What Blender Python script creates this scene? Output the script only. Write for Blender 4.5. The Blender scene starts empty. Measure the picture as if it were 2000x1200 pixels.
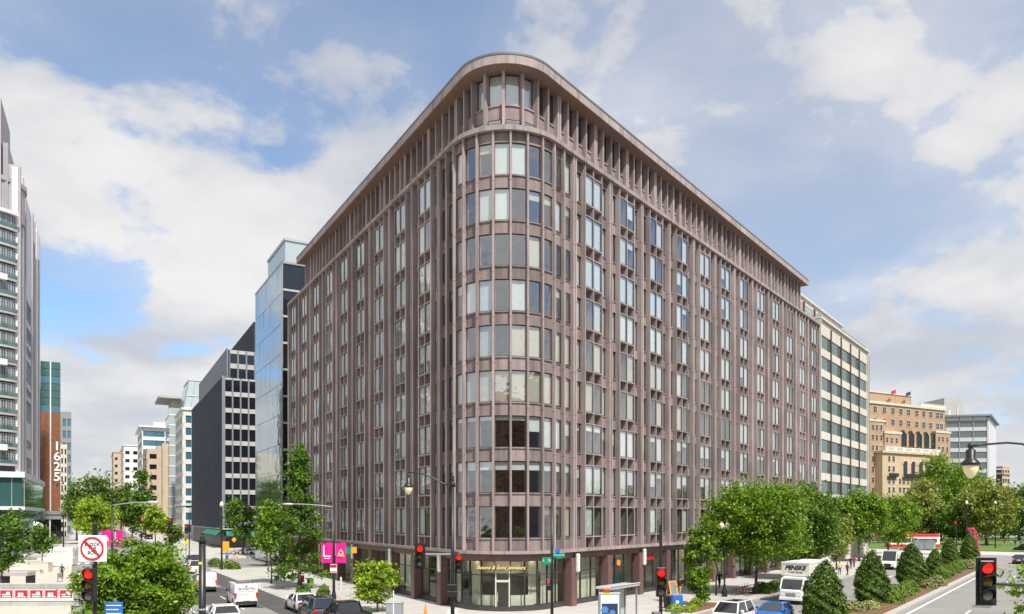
import bpy, math, random
import numpy as np
from math import sin, cos, tan, pi, radians, atan2, sqrt

# ------------------------------------------------------------------ camera, sky, sun, exposure
scene = bpy.context.scene
col = scene.collection
CAM_H = 7.7
cam_d = bpy.data.cameras.new("camera")
cam_d.sensor_width = 36.0
cam_d.lens = 27.0
cam_d.shift_y = 0.204
cam_d.clip_start = 0.3
cam_d.clip_end = 6000
cam = bpy.data.objects.new("camera", cam_d)
cam.location = (0, 0, CAM_H)
cam.rotation_euler = (radians(90), 0, 0)
col.objects.link(cam)
scene.camera = cam

SUN_AZ, SUN_EL = radians(152), radians(54)      # azimuth from +Y towards +X
sun_d = bpy.data.lights.new("sun", 'SUN')
sun_d.energy = 4.5
sun_d.angle = radians(3)
sun_d.color = (1.0, 0.95, 0.87)
sun = bpy.data.objects.new("sun", sun_d)
sun.rotation_euler = (radians(90) - SUN_EL, 0, pi - SUN_AZ)
sun.location = (20, -20, 80)
col.objects.link(sun)

vs = scene.view_settings
vs.view_transform = 'Standard'
vs.look = 'None'
vs.exposure = 0.34
vs.gamma = 1.0
vs.use_curve_mapping = False
scene.cycles.max_bounces = 7
scene.cycles.transparent_max_bounces = 10
scene.cycles.caustics_reflective = False
scene.cycles.caustics_refractive = False

world = bpy.data.worlds.new("World")
scene.world = world
world.use_nodes = True
nt = world.node_tree
nt.nodes.clear()


def N(t, kind, **kw):
    n = t.nodes.new(kind)
    for k, v in kw.items():
        setattr(n, k, v)
    return n


def mth(t, op, a, b=None, c=None, clamp=False):
    n = t.nodes.new('ShaderNodeMath')
    n.operation = op
    n.use_clamp = clamp
    for i, v in enumerate((a, b, c)):
        if v is None:
            continue
        if isinstance(v, (int, float)):
            n.inputs[i].default_value = v
        else:
            t.links.new(v, n.inputs[i])
    return n.outputs[0]


def mixc(t, f, a, b, mode='MIX'):
    n = t.nodes.new('ShaderNodeMix')
    n.data_type = 'RGBA'
    n.blend_type = mode
    for i, v in ((0, f), (6, a), (7, b)):
        if isinstance(v, (int, float)):
            n.inputs[i].default_value = v
        elif isinstance(v, tuple):
            n.inputs[i].default_value = v if len(v) == 4 else (*v, 1)
        else:
            t.links.new(v, n.inputs[i])
    return n.outputs[2]


def ramp(t, f, a, b, smooth=True):
    n = t.nodes.new('ShaderNodeMapRange')
    n.interpolation_type = 'SMOOTHSTEP' if smooth else 'LINEAR'
    n.inputs[1].default_value = a
    n.inputs[2].default_value = b
    t.links.new(f, n.inputs[0])
    return n.outputs[0]


def noise(t, vec, scale, detail=4, rough=.55, dist=0.0, w=None):
    n = t.nodes.new('ShaderNodeTexNoise')
    if w is not None:
        n.noise_dimensions = '4D'
        n.inputs['W'].default_value = w
    n.inputs['Scale'].default_value = scale
    n.inputs['Detail'].default_value = detail
    n.inputs['Roughness'].default_value = rough
    n.inputs['Distortion'].default_value = dist
    if vec is not None:
        t.links.new(vec, n.inputs['Vector'])
    return n.outputs['Fac']


sky = N(nt, 'ShaderNodeTexSky', sky_type='NISHITA')
sky.sun_disc = False
sky.sun_elevation = SUN_EL
sky.sun_rotation = SUN_AZ
sky.air_density = 1.0
sky.dust_density = 0.6
sky.ozone_density = 2.5
tc = N(nt, 'ShaderNodeTexCoord')
sep = N(nt, 'ShaderNodeSeparateXYZ')
nt.links.new(tc.outputs['Generated'], sep.inputs[0])
zc = mth(nt, 'MAXIMUM', sep.outputs[2], 0.0)
den = mth(nt, 'ADD', zc, 0.30)
cx = mth(nt, 'DIVIDE', sep.outputs[0], den)
cy = mth(nt, 'DIVIDE', sep.outputs[1], den)
cv = N(nt, 'ShaderNodeCombineXYZ')
nt.links.new(cx, cv.inputs[0])
nt.links.new(cy, cv.inputs[1])
n1 = noise(nt, cv.outputs[0], 1.7, 11, .54, 0.15, w=36.02)
n2 = noise(nt, cv.outputs[0], 5.0, 8, .6, 0.4, w=28.8)
n3 = noise(nt, cv.outputs[0], 2.4, 6, .55, 0.3, w=41.2)
n4 = noise(nt, cv.outputs[0], 0.9, 4, .5, 0.8, w=33.4)
cov = mth(nt, 'ADD', mth(nt, 'MULTIPLY', n1, 0.76), mth(nt, 'MULTIPLY', n2, 0.24))
horiz = ramp(nt, sep.outputs[2], 0.36, 0.05)                # thicker cloud and haze low down
cov = mth(nt, 'ADD', cov, mth(nt, 'MULTIPLY', horiz, 0.06))
puff = ramp(nt, cov, 0.43, 0.50)
veil = ramp(nt, mth(nt, 'ADD', mth(nt, 'MULTIPLY', n4, 0.6), mth(nt, 'MULTIPLY', n1, 0.4)), 0.30, 0.56)
mask = mth(nt, 'MAXIMUM', puff, mth(nt, 'MULTIPLY', veil, 0.70))
shade = ramp(nt, mth(nt, 'ADD', mth(nt, 'MULTIPLY', n3, 0.45), mth(nt, 'MULTIPLY', n1, 0.55)), 0.40, 0.60)
cloudc = mixc(nt, shade, (4.5, 4.75, 5.3), (7.3, 7.1, 6.9))
skyb = mixc(nt, 1.0, sky.outputs[0], (1.30, 1.48, 1.58), 'MULTIPLY')
c1 = mixc(nt, mth(nt, 'MULTIPLY', mask, 0.95), skyb, cloudc)
haze = ramp(nt, sep.outputs[2], 0.20, -0.02)
c2 = mixc(nt, mth(nt, 'MULTIPLY', haze, 0.75), c1, (5.9, 5.9, 5.9))
bg = N(nt, 'ShaderNodeBackground')
bg.inputs['Strength'].default_value = 0.1
nt.links.new(c2, bg.inputs['Color'])
wo = N(nt, 'ShaderNodeOutputWorld')
nt.links.new(bg.outputs[0], wo.inputs[0])

# ------------------------------------------------------------------ materials
M = {}


def mat(name, rgb, rough=.7, var=.18, scale=1.5, speck=0.0, metal=0.0, spec=.4, streak=0.0, bump=0.0, emit=None, es=0.0, tile=None, orv=0.0):
    m = bpy.data.materials.new(name)
    m.use_nodes = True
    t = m.node_tree
    b = t.nodes['Principled BSDF']
    b.inputs['Roughness'].default_value = rough
    b.inputs['Metallic'].default_value = metal
    b.inputs['Specular IOR Level'].default_value = spec
    g = N(t, 'ShaderNodeNewGeometry')
    f = noise(t, g.outputs['Position'], scale, 5, .6)
    f = ramp(t, f, .25, .75, False)
    lo = tuple(c * (1 - var) for c in rgb)
    hi = tuple(min(1, c * (1 + var)) for c in rgb)
    c = mixc(t, f, lo, hi)
    if speck:
        f2 = noise(t, g.outputs['Position'], 14, 3, .7)
        c = mixc(t, mth(t, 'MULTIPLY', ramp(t, f2, .4, .7), speck), c, tuple(x * .55 for x in rgb))
    if streak:
        mp = N(t, 'ShaderNodeMapping')
        mp.inputs['Scale'].default_value = (1.6, 1.6, .05)
        t.links.new(g.outputs['Position'], mp.inputs[0])
        f3 = noise(t, mp.outputs[0], 1.3, 5, .65)
        c = mixc(t, mth(t, 'MULTIPLY', ramp(t, f3, .44, .70), streak), c, tuple(x * .5 for x in rgb))
    if tile:
        bt = N(t, 'ShaderNodeTexBrick')
        bt.offset = tile.get('off', 0)
        bt.inputs['Scale'].default_value = 1
        bt.inputs['Mortar Size'].default_value = tile.get('m', .02)
        bt.inputs['Brick Width'].default_value = tile['w']
        bt.inputs['Row Height'].default_value = tile['h']
        bt.inputs['Color1'].default_value = (1, 1, 1, 1)
        bt.inputs['Color2'].default_value = (tile.get('c2', .86),) * 3 + (1,)
        bt.inputs['Mortar'].default_value = (tile.get('mc', .55),) * 3 + (1,)
        if tile.get('vert'):
            s2 = N(t, 'ShaderNodeSeparateXYZ')
            t.links.new(g.outputs['Position'], s2.inputs[0])
            cb = N(t, 'ShaderNodeCombineXYZ')
            t.links.new(mth(t, 'ADD', s2.outputs[0], s2.outputs[1]), cb.inputs[0])
            t.links.new(s2.outputs[2], cb.inputs[1])
            t.links.new(cb.outputs[0], bt.inputs['Vector'])
        else:
            mp = N(t, 'ShaderNodeMapping')
            mp.inputs['Rotation'].default_value = (0, 0, tile.get('rot', 0))
            t.links.new(g.outputs['Position'], mp.inputs[0])
            t.links.new(mp.outputs[0], bt.inputs['Vector'])
        c = mixc(t, 1.0, c, bt.outputs['Color'], 'MULTIPLY')
    if orv:
        oi = N(t, 'ShaderNodeObjectInfo')
        k = mth(t, 'MULTIPLY_ADD', oi.outputs['Random'], orv, 1 - orv / 2)
        cb2 = N(t, 'ShaderNodeCombineXYZ')
        for i_ in range(3):
            t.links.new(k, cb2.inputs[i_])
        c = mixc(t, 1.0, c, cb2.outputs[0], 'MULTIPLY')
    t.links.new(c, b.inputs['Base Color'])
    if bump:
        bn = N(t, 'ShaderNodeBump')
        bn.inputs['Strength'].default_value = bump
        bn.inputs['Distance'].default_value = .05
        t.links.new(noise(t, g.outputs['Position'], 9, 4, .6), bn.inputs['Height'])
        t.links.new(bn.outputs[0], b.inputs['Normal'])
    if emit:
        b.inputs['Emission Color'].default_value = (*emit, 1)
        b.inputs['Emission Strength'].default_value = es
    M[name] = m
    return m


def glass(name, tint=(.62, .68, .66), ior=1.75, refl=(.93, .97, 1.0), wavy=.012, opaque=None, rough=.0):
    m = bpy.data.materials.new(name)
    m.use_nodes = True
    t = m.node_tree
    t.nodes.clear()
    out = N(t, 'ShaderNodeOutputMaterial')
    mx = N(t, 'ShaderNodeMixShader')
    fr = N(t, 'ShaderNodeFresnel')
    g0 = N(t, 'ShaderNodeNewGeometry')
    t.links.new(mth(t, 'MULTIPLY_ADD', g0.outputs['Backfacing'], 1 / ior - ior, ior), fr.inputs['IOR'])
    gl = N(t, 'ShaderNodeBsdfGlossy')
    gl.inputs['Color'].default_value = (*refl, 1)
    gl.inputs['Roughness'].default_value = rough
    g = N(t, 'ShaderNodeNewGeometry')
    bn = N(t, 'ShaderNodeBump')
    bn.inputs['Strength'].default_value = 1
    bn.inputs['Distance'].default_value = wavy
    t.links.new(noise(t, g.outputs['Position'], .9, 2, .5), bn.inputs['Height'])
    t.links.new(bn.outputs[0], gl.inputs['Normal'])
    if opaque:
        tr = N(t, 'ShaderNodeBsdfDiffuse')
        tr.inputs['Color'].default_value = (*opaque, 1)
    else:
        tr = N(t, 'ShaderNodeBsdfTransparent')
        tr.inputs['Color'].default_value = (*tint, 1)
    t.links.new(fr.outputs[0], mx.inputs[0])
    t.links.new(tr.outputs[0], mx.inputs[1])
    t.links.new(gl.outputs[0], mx.inputs[2])
    t.links.new(mx.outputs[0], out.inputs[0])
    M[name] = m
    return m


def leafmat(name, rgb, trans=.17, var=.62):
    m = bpy.data.materials.new(name)
    m.use_nodes = True
    t = m.node_tree
    t.nodes.clear()
    out = N(t, 'ShaderNodeOutputMaterial')
    g = N(t, 'ShaderNodeNewGeometry')
    f = noise(t, g.outputs['Position'], .9, 3, .6)
    f2 = noise(t, g.outputs['Position'], 6.0, 2, .6)
    f = ramp(t, mth(t, 'ADD', mth(t, 'MULTIPLY', f, .5), mth(t, 'MULTIPLY', f2, .5)), .36, .64, False)
    lo = tuple(c * (1 - var) for c in rgb)
    hi = (rgb[0] * (1 + var), rgb[1] * (1 + var * .7), rgb[2] * (1 + var * .2))
    c = mixc(t, f, lo, hi)
    p = N(t, 'ShaderNodeBsdfPrincipled')
    p.inputs['Roughness'].default_value = .48
    p.inputs['Specular IOR Level'].default_value = .35
    t.links.new(c, p.inputs['Base Color'])
    tl = N(t, 'ShaderNodeBsdfTranslucent')
    c3 = mixc(t, 1.0, c, (1.5, 1.35, .55), 'MULTIPLY')
    t.links.new(c3, tl.inputs['Color'])
    mx = N(t, 'ShaderNodeMixShader')
    mx.inputs[0].default_value = trans
    t.links.new(p.outputs[0], mx.inputs[1])
    t.links.new(tl.outputs[0], mx.inputs[2])
    t.links.new(mx.outputs[0], out.inputs[0])
    M[name] = m
    return m


mat('precast', (.375, .308, .297), .82, .28, .25, .35, streak=.8, bump=.15, orv=.30)
mat('precast_shaded', (.275, .219, .213), .85, .28, .4, .4, streak=.75, bump=.15, orv=.42)  # same concrete as precast, with recess shade put into a darker colour
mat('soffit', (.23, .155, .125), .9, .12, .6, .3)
mat('granite_brown', (.165, .092, .085), .42, .25, 1.2, .4, spec=.5)
mat('dark_plinth', (.06, .055, .055), .45, .2)
mat('interior', (.16, .15, .135), .9, .2)
mat('interior_core', (.26, .24, .21), .9, .35, .35)
mat('cream_wall', (.72, .67, .54), .8, .12, .5)
mat('white_wall', (.74, .74, .72), .8, .08, .6)
mat('blind_white', (.84, .86, .86), .8, .05, orv=.25)
mat('blind_beige', (.70, .63, .51), .85, .06, orv=.2)
mat('blind_brown', (.30, .19, .11), .85, .1)
mat('blind_navy', (.03, .05, .16), .85, .1)
mat('orange', (.85, .30, .03), .6, .1)
mat('frame_dark', (.045, .043, .042), .45, .1)
mat('frame_bronze', (.10, .075, .06), .4, .1)
mat('frame_green', (.02, .07, .05), .5, .1)
mat('frame_light', (.60, .58, .50), .5, .08)
mat('roof_flash', (.14, .145, .15), .5, .15)
mat('roof_gravel', (.25, .24, .23), .9, .2)
glass('win_glass', (.90, .95, .94), 3.5, wavy=.03)
glass('shop_glass', (.80, .86, .82), 1.55, wavy=.006)
glass('mirror_glass', ior=16, refl=(.88, .96, 1.0), wavy=.012, opaque=(.05, .07, .08))
glass('dark_glass', ior=1.7, refl=(.85, .92, 1), wavy=.02, opaque=(.012, .014, .018))
glass('teal_glass', ior=1.9, refl=(.8, 1, .98), wavy=.02, opaque=(.035, .10, .10))
glass('grey_glass', ior=2.0, refl=(.9, .97, 1), wavy=.02, opaque=(.10, .125, .135))
glass('green_glass', ior=2.2, refl=(.85, 1, .97), wavy=.02, opaque=(.07, .13, .125))
mat('shop_fill_glow', (.9, .85, .7), .5, 0, emit=(1, .86, .62), es=6.0)  # glow of the panels added to brighten the shop interiors
glass('pale_glass', ior=1.9, refl=(.9, 1, 1), wavy=.02, opaque=(.40, .46, .46))
glass('blue_glass', ior=2.0, refl=(.75, .9, 1), wavy=.02, opaque=(.05, .15, .20))
glass('car_glass', ior=1.9, wavy=0, opaque=(.015, .018, .02))
mat('asphalt', (.255, .250, .240), .9, .22, .12, .3, bump=.15)
mat('asphalt_patch', (.15, .148, .143), .9, .3, .5, .25)
mat('asphalt_dark', (.085, .083, .082), .9, .2, .3, .25)
mat('pavement', (.50, .48, .45), .88, .09, .35, .12, tile=dict(w=1.6, h=1.6, m=.03, c2=.9, mc=.62, rot=radians(37)))
mat('plaza', (.56, .51, .43), .88, .1, .4, .1, tile=dict(w=.9, h=.9, m=.02, c2=.92, mc=.75, rot=radians(30)))
mat('kerb', (.42, .40, .37), .85, .12, 1)
mat('paint_white', (.72, .72, .70), .7, .15, 3)
mat('soil', (.13, .085, .055), .95, .3, 3)
mat('mulch', (.17, .09, .05), .95, .4, 4)
mat('grass', (.10, .17, .03), .9, .25, .4)
mat('bark', (.10, .08, .065), .95, .3, 4, bump=.4)
mat('metal_black', (.018, .018, .020), .38, .15, spec=.5)
mat('metal_grey', (.30, .31, .32), .45, .1, metal=.3)
mat('metal_pale', (.55, .56, .57), .4, .08, metal=.2)
mat('brick_brown', (.25, .105, .055), .85, .18, 1, tile=dict(w=.9, h=.4, m=.03, off=.5, c2=.8, mc=.7, vert=1))
mat('brick_tan', (.45, .30, .195), .85, .12, .6, tile=dict(w=1.2, h=.5, m=.03, off=.5, c2=.85, mc=.8, vert=1))
mat('stone_tan', (.58, .45, .29), .85, .12, .4, streak=.25)
mat('stone_cream', (.60, .555, .485), .85, .08, .4, streak=.25, orv=.08)
mat('stone_white', (.66, .65, .61), .8, .1, .5, streak=.2)
mat('stone_beige', (.52, .42, .31), .85, .1, .5, streak=.2)
mat('concrete_grey', (.44, .44, .42), .85, .12, .4, streak=.3)
mat('slate_granite', (.045, .054, .082), .85, .25, .5, .2, streak=.4, tile=dict(w=2.0, h=1.25, m=.05, off=0, c2=.78, mc=1.5, vert=1))
mat('slate_frame', (.20, .215, .25), .6, .12, .5, streak=.2)
mat('panel_white', (.70, .70, .72), .55, .06, .5, streak=.12)
mat('panel_mauve', (.42, .38, .40), .6, .08, .6)
mat('awning_green', (.02, .20, .13), .8, .15)
mat('magenta', (.72, .01, .25), .7, .06)
mat('letter_white', (.85, .85, .85), .6, .03)
mat('letter_gold', (.85, .60, .25), .35, .08, metal=.2, emit=(1, .75, .35), es=.04)
mat('letter_dark', (.02, .02, .022), .6, .05)
mat('sign_red', (.50, .015, .03), .5, .08)
mat('sign_green', (.0, .28, .14), .5, .05)
mat('sign_blue', (.03, .16, .55), .5, .06)
mat('sign_yellow', (.85, .72, .02), .5, .05)
mat('sign_orange', (.85, .38, .03), .5, .05)
mat('cream_band', (.78, .62, .38), .6, .05)
mat('red_lens', (.8, .02, .02), .4, .0, emit=(1, .012, .008), es=1.5)
mat('amber_lens', (.16, .13, .02), .25, .1)
mat('green_lens', (.20, .21, .19), .25, .1)
mat('signal_green_lit', (.02, .7, .2), .4, 0, emit=(.05, 1, .35), es=1.0)
mat('lamp_glass', (.80, .72, .45), .3, .1, emit=(1, .8, .4), es=.12)
mat('globe_glass', (.82, .76, .62), .3, .05)
for nm, c in dict(white=(.78, .78, .77), silver=(.50, .51, .52), black=(.012, .012, .014), grey=(.09, .095, .10), blue=(.02, .14, .48), navy=(.02, .03, .07), darkred=(.20, .02, .02), red=(.60, .02, .02), cream=(.70, .68, .62)).items():
    mat('car_' + nm, c, .14, .03, 1, spec=.7)
mat('tyre', (.02, .02, .02), .9, .1)
mat('rim', (.35, .35, .36), .35, .1, metal=.6)
mat('tail_red', (.55, .01, .01), .25, .05)
mat('tail_lit', (.8, .03, .02), .3, 0, emit=(1, .05, .02), es=1.0)
mat('head_light', (.75, .76, .78), .15, .05)
mat('plastic_black', (.025, .025, .027), .6, .1)
mat('box_red', (.55, .04, .02), .5, .1)
mat('box_green', (.22, .60, .02), .5, .1)
mat('utility_grey', (.30, .32, .35), .6, .08)
mat('pink_sculpt', (.62, .08, .16), .5, .15, 2)
leafmat('leaf_bright', (.15, .29, .022))
leafmat('leaf_mid', (.105, .225, .028))
leafmat('leaf_dark', (.11, .21, .03))
leafmat('leaf_yellow', (.235, .385, .03))
leafmat('leaf_olive', (.24, .31, .075))
leafmat('leaf_holly', (.085, .17, .025), .25)
leafmat('leaf_box', (.16, .29, .04), .25)
leafmat('leaf_pale', (.28, .34, .17), .3)
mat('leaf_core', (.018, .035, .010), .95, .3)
mat('skin', (.45, .27, .20), .6, .05)
mat('hair', (.04, .025, .02), .7, .1)
for nm, c in dict(black=(.02, .02, .022), navy=(.03, .04, .10), khaki=(.40, .33, .22), white=(.7, .7, .7), red=(.45, .04, .04), blue=(.08, .22, .50), yellow=(.75, .60, .04), grey=(.2, .2, .21)).items():
    mat('cloth_' + nm, c, .85, .1, 6)

# ------------------------------------------------------------------ mesh helpers


class MB:
    def __init__(s):
        s.v, s.f, s.m = [], [], []

    def add(s, verts, faces, mi=0):
        o = len(s.v)
        s.v.extend(tuple(v) for v in verts)
        s.f.extend(tuple(i + o for i in f) for f in faces)
        s.m.extend([mi] * len(faces))
        return s

    def box(s, x0, x1, y0, y1, z0, z1, mi=0):
        return s.add([(x0, y0, z0), (x1, y0, z0), (x1, y1, z0), (x0, y1, z0), (x0, y0, z1), (x1, y0, z1), (x1, y1, z1), (x0, y1, z1)],
                     [(3, 2, 1, 0), (4, 5, 6, 7), (0, 1, 5, 4), (1, 2, 6, 5), (2, 3, 7, 6), (3, 0, 4, 7)], mi)

    def bev(s, x0, x1, y0, y1, z0, z1, b=.03, mi=0):
        # box with chamfered vertical and top edges
        def ring(i, z):
            return [(x0 + i, y0 + b, z), (x0 + b, y0 + i, z), (x1 - b, y0 + i, z), (x1 - i, y0 + b, z), (x1 - i, y1 - b, z), (x1 - b, y1 - i, z), (x0 + b, y1 - i, z), (x0 + i, y1 - b, z)]
        return s.loft([ring(0, z0), ring(0, z1 - b), ring(b * .7, z1)], mi)

    def loft(s, rings, mi=0, cap=True):
        n = len(rings[0])
        vs_ = [p for r in rings for p in r]
        fs = []
        for k in range(len(rings) - 1):
            for i in range(n):
                j = (i + 1) % n
                fs.append((k * n + i, k * n + j, (k + 1) * n + j, (k + 1) * n + i))
        if cap:
            fs.append(tuple(range(n - 1, -1, -1)))
            fs.append(tuple((len(rings) - 1) * n + i for i in range(n)))
        return s.add(vs_, fs, mi)

    def quad(s, a, b, c, d, mi=0):
        return s.add([a, b, c, d], [(0, 1, 2, 3)], mi)

    def prism(s, poly, z0, z1, mi=0):
        n = len(poly)
        vs_ = [(p[0], p[1], z0) for p in poly] + [(p[0], p[1], z1) for p in poly]
        fs = [tuple(range(n - 1, -1, -1)), tuple(range(n, 2 * n))]
        fs += [(i, (i + 1) % n, n + (i + 1) % n, n + i) for i in range(n)]
        return s.add(vs_, fs, mi)

    def strip(s, a, b, z0, z1, mi=0):
        # band between two open outlines a (outer) and b (inner)
        n = len(a)
        vs_ = [(p[0], p[1], z) for z in (z0, z1) for q in (a, b) for p in q]
        A0, B0, A1, B1 = 0, n, 2 * n, 3 * n
        fs = []
        for i in range(n - 1):
            fs += [(A0 + i, A0 + i + 1, A1 + i + 1, A1 + i), (B0 + i + 1, B0 + i, B1 + i, B1 + i + 1),
                   (A1 + i, A1 + i + 1, B1 + i + 1, B1 + i), (A0 + i + 1, A0 + i, B0 + i, B0 + i + 1)]
        fs += [(A0, A1, B1, B0), (A0 + n - 1, B0 + n - 1, B1 + n - 1, A1 + n - 1)]
        return s.add(vs_, fs, mi)

    def tube(s, pts, rad, n=8, mi=0, cap=True):
        pts = [np.array(p, float) for p in pts]
        if isinstance(rad, (int, float)):
            rad = [rad] * len(pts)
        rings = []
        for i, p in enumerate(pts):
            d = pts[min(i + 1, len(pts) - 1)] - pts[max(i - 1, 0)]
            d = d / (np.linalg.norm(d) + 1e-9)
            up = np.array((0, 0, 1.)) if abs(d[2]) < .9 else np.array((1., 0, 0))
            a = np.cross(d, up)
            a /= np.linalg.norm(a)
            b = np.cross(a, d)
            rings.append([tuple(p + rad[i] * (cos(2 * pi * k / n) * a - sin(2 * pi * k / n) * b)) for k in range(n)])
        return s.loft(rings, mi, cap)

    def lathe(s, prof, n=16, c=(0, 0, 0), mi=0, axis='z'):
        rings = []
        for r, z in prof:
            r = max(r, .0005)
            ring = []
            for k in range(n):
                a = 2 * pi * k / n
                if axis == 'z':
                    ring.append((c[0] + r * cos(a), c[1] + r * sin(a), c[2] + z))
                elif axis == 'y':
                    ring.append((c[0] + r * cos(a), c[1] + z, c[2] - r * sin(a)))
                else:
                    ring.append((c[0] + z, c[1] + r * cos(a), c[2] + r * sin(a)))
            rings.append(ring)
        return s.loft(rings, mi)

    def mesh(s, name, mats, smooth=False):
        me = bpy.data.meshes.new(name)
        me.from_pydata(s.v, [], s.f)
        if not isinstance(mats, (list, tuple)):
            mats = [mats]
        for m in mats:
            me.materials.append(M[m] if isinstance(m, str) else m)
        if len(mats) > 1:
            me.polygons.foreach_set('material_index', s.m)
        if smooth:
            me.polygons.foreach_set('use_smooth', [True] * len(me.polygons))
        me.update()
        return me


def props(o, label=None, cat=None, group=None, kind=None):
    if label:
        o['label'] = label
    if cat:
        o['category'] = cat
    if group:
        o['group'] = group
    if kind:
        o['kind'] = kind
    return o


def obj(name, me, parent=None, loc=(0, 0, 0), rz=0.0, **kw):
    o = bpy.data.objects.new(name, me)
    col.objects.link(o)
    o.location = loc
    o.rotation_euler = (0, 0, rz)
    if parent is not None:
        o.parent = parent
    return props(o, **kw)


def thing(name, label, cat, loc=(0, 0, 0), rz=0.0, group=None):
    o = bpy.data.objects.new(name, None)
    o.empty_display_size = .5
    col.objects.link(o)
    o.location = loc
    o.rotation_euler = (0, 0, rz)
    return props(o, label, cat, group)


def part(name, mb, mats, parent, loc=(0, 0, 0), rz=0.0, smooth=False, **kw):
    return obj(name, mb.mesh(name, mats, smooth), parent, loc, rz, **kw)


def struct(name, mb, mats, **kw):
    return obj(name, mb.mesh(name, mats), kind='structure', **kw)


def text(name, s, size, m, parent, loc, rot=(pi / 2, 0, 0), ext=.012, shear=0.0, bold=0.0):
    c = bpy.data.curves.new(name, 'FONT')
    c.body = s
    c.size = size
    c.extrude = ext
    c.shear = shear
    c.offset = bold
    c.resolution_u = 3
    c.align_x = 'CENTER'
    c.align_y = 'CENTER'
    c.materials.append(M[m])
    tmp = bpy.data.objects.new(name, c)
    col.objects.link(tmp)
    me = bpy.data.meshes.new_from_object(tmp.evaluated_get(bpy.context.evaluated_depsgraph_get()))
    bpy.data.objects.remove(tmp)
    o = bpy.data.objects.new(name, me)
    col.objects.link(o)
    o.location = loc
    o.rotation_euler = rot
    o.parent = parent
    return o


def copytree(o, parent=None):
    c = o.copy()
    col.objects.link(c)
    if parent is not None:
        c.parent = parent
    for ch in list(o.children):
        copytree(ch, c)
    return c


def at(x, Y):
    return ((x - 1000) / 1500 * Y, Y)

# ------------------------------------------------------------------ street grid
TR, TL = radians(37.16), radians(29.75)
dR = np.array((sin(TR), cos(TR))); nR = np.array((cos(TR), -sin(TR)))
dL = np.array((-sin(TL), cos(TL))); nL = np.array((-cos(TL), -sin(TL)))
RZR = atan2(dR[1], dR[0]); RZL = atan2(-dL[1], -dL[0])
C0 = np.array((-.478, 65.0)); RAD = 5.0
A0, A1 = -(pi / 2 - TL), (pi / 2 - TR)


def PR(s, o=0.0):
    return C0 + (RAD - o) * nR + s * dR


def PL(s, o=0.0):
    return C0 + (RAD - o) * nL + s * dL


def arc(a, o=0.0):
    return C0 + (RAD - o) * np.array((sin(a), -cos(a)))


def outline(o, sl, sr, na=28):
    return [PL(sl, o)] + [arc(A0 + (A1 - A0) * i / na, o) for i in range(na + 1)] + [PR(sr, o)]


# ground sheet and raised pavements
struct('road', MB().box(-2500, 2500, -300, 4500, -.5, 0), 'asphalt')


def pavement(name, poly, h=.14, m='pavement', kerb=True):
    return struct(name, MB().prism(poly, 0, h), m)


def cornerpoly(off, sl, sr, r=4.0):
    # pavement outline round the corner block: kerbs parallel to both fronts, tight kerb radius
    half = (pi - (A1 - A0)) / 2
    bis = (A0 + A1) / 2
    c = C0 + (RAD + off - r) / sin(half) * np.array((sin(bis), -cos(bis)))
    pts = [PL(sl, -off)]
    pts += [c + r * np.array((sin(a), -cos(a))) for a in np.linspace(A0, A1, 14)]
    pts += [PR(sr, -off)]
    return pts


pavement('pavement_corner', cornerpoly(10, 60, 116) + [PR(116, 3), PL(60, 3)])
struct('kerb_corner', MB().strip(cornerpoly(10.18, 60, 116), cornerpoly(9.98, 60, 116), 0, .15), 'kerb')
# the kerbside lay-by of darker tarmac along the left street
struct('lay_by', MB().prism([PL(-12, -12.8), PL(58, -12.8), PL(58, -10.2), PL(-12, -10.2)], .0, .004), 'asphalt_dark')
struct('tarmac_patch', MB().prism([PL(16, -18), PL(30, -17.6), PL(31, -12.9), PL(9, -12.9)], .0, .0042), 'asphalt_dark')
rp = random.Random(3)
pm_ = MB()
for k in range(26):
    s_, o_ = rp.uniform(-5, 110), rp.uniform(-25, -13)
    a_, b_ = rp.uniform(1.2, 6), rp.uniform(.5, 1.6)
    pm_.prism([PL(s_, o_), PL(s_ + a_, o_), PL(s_ + a_, o_ - b_), PL(s_, o_ - b_)], 0, .0055 + k * .0002)
for k in range(22):
    s_, o_ = rp.uniform(-10, 85), rp.choice((rp.uniform(-32, -24), rp.uniform(-17, -11)))
    a_, b_ = rp.uniform(1.2, 7), rp.uniform(.4, 1.4)
    pm_.prism([PR(s_, o_), PR(s_ + a_, o_), PR(s_ + a_, o_ - b_), PR(s_, o_ - b_)], 0, .0055 + k * .0002)
struct('road_patches', pm_, 'asphalt_patch')
for k, (P, s_, o_) in enumerate(((PL, 12, -16), (PL, 22, -20.5), (PL, 34, -15.8), (PR, 14, -13), (PR, 30, -27.5), (PR, 12, -29), (PR, 44, -25))):
    q = P(s_, o_)
    struct('manhole_cover', MB().lathe([(.36, 0), (.36, .012), (.001, .012)], 16, (q[0], q[1], 0)), 'metal_black')
# far blocks on the left street
pavement('pavement_east', [PL(88, -10), PL(420, -4), PL(420, 40), PL(88, 40)])
pavement('pavement_north', [PL(112, -27), PL(420, -19), PL(420, -80), PL(112, -80)])
# plaza at the left
pavement('plaza', [PL(-70, -27), PL(96, -27), PL(96, -140), PL(-70, -140)], .14, 'plaza')
# west pavement of the avenue (camera side)
pavement('pavement_west', [PR(-50, -33.5), PR(110, -33.5), PR(110, -60), PR(-50, -60)])
pavement('pavement_square', [PR(122, -60), PR(122, 20), PR(140, 20), PR(140, -60)])
struct('lawn', MB().prism([PR(140.0, -120), PR(140.0, 15), PR(260, 15), PR(260, -120)], 0, .3), 'grass')
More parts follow.
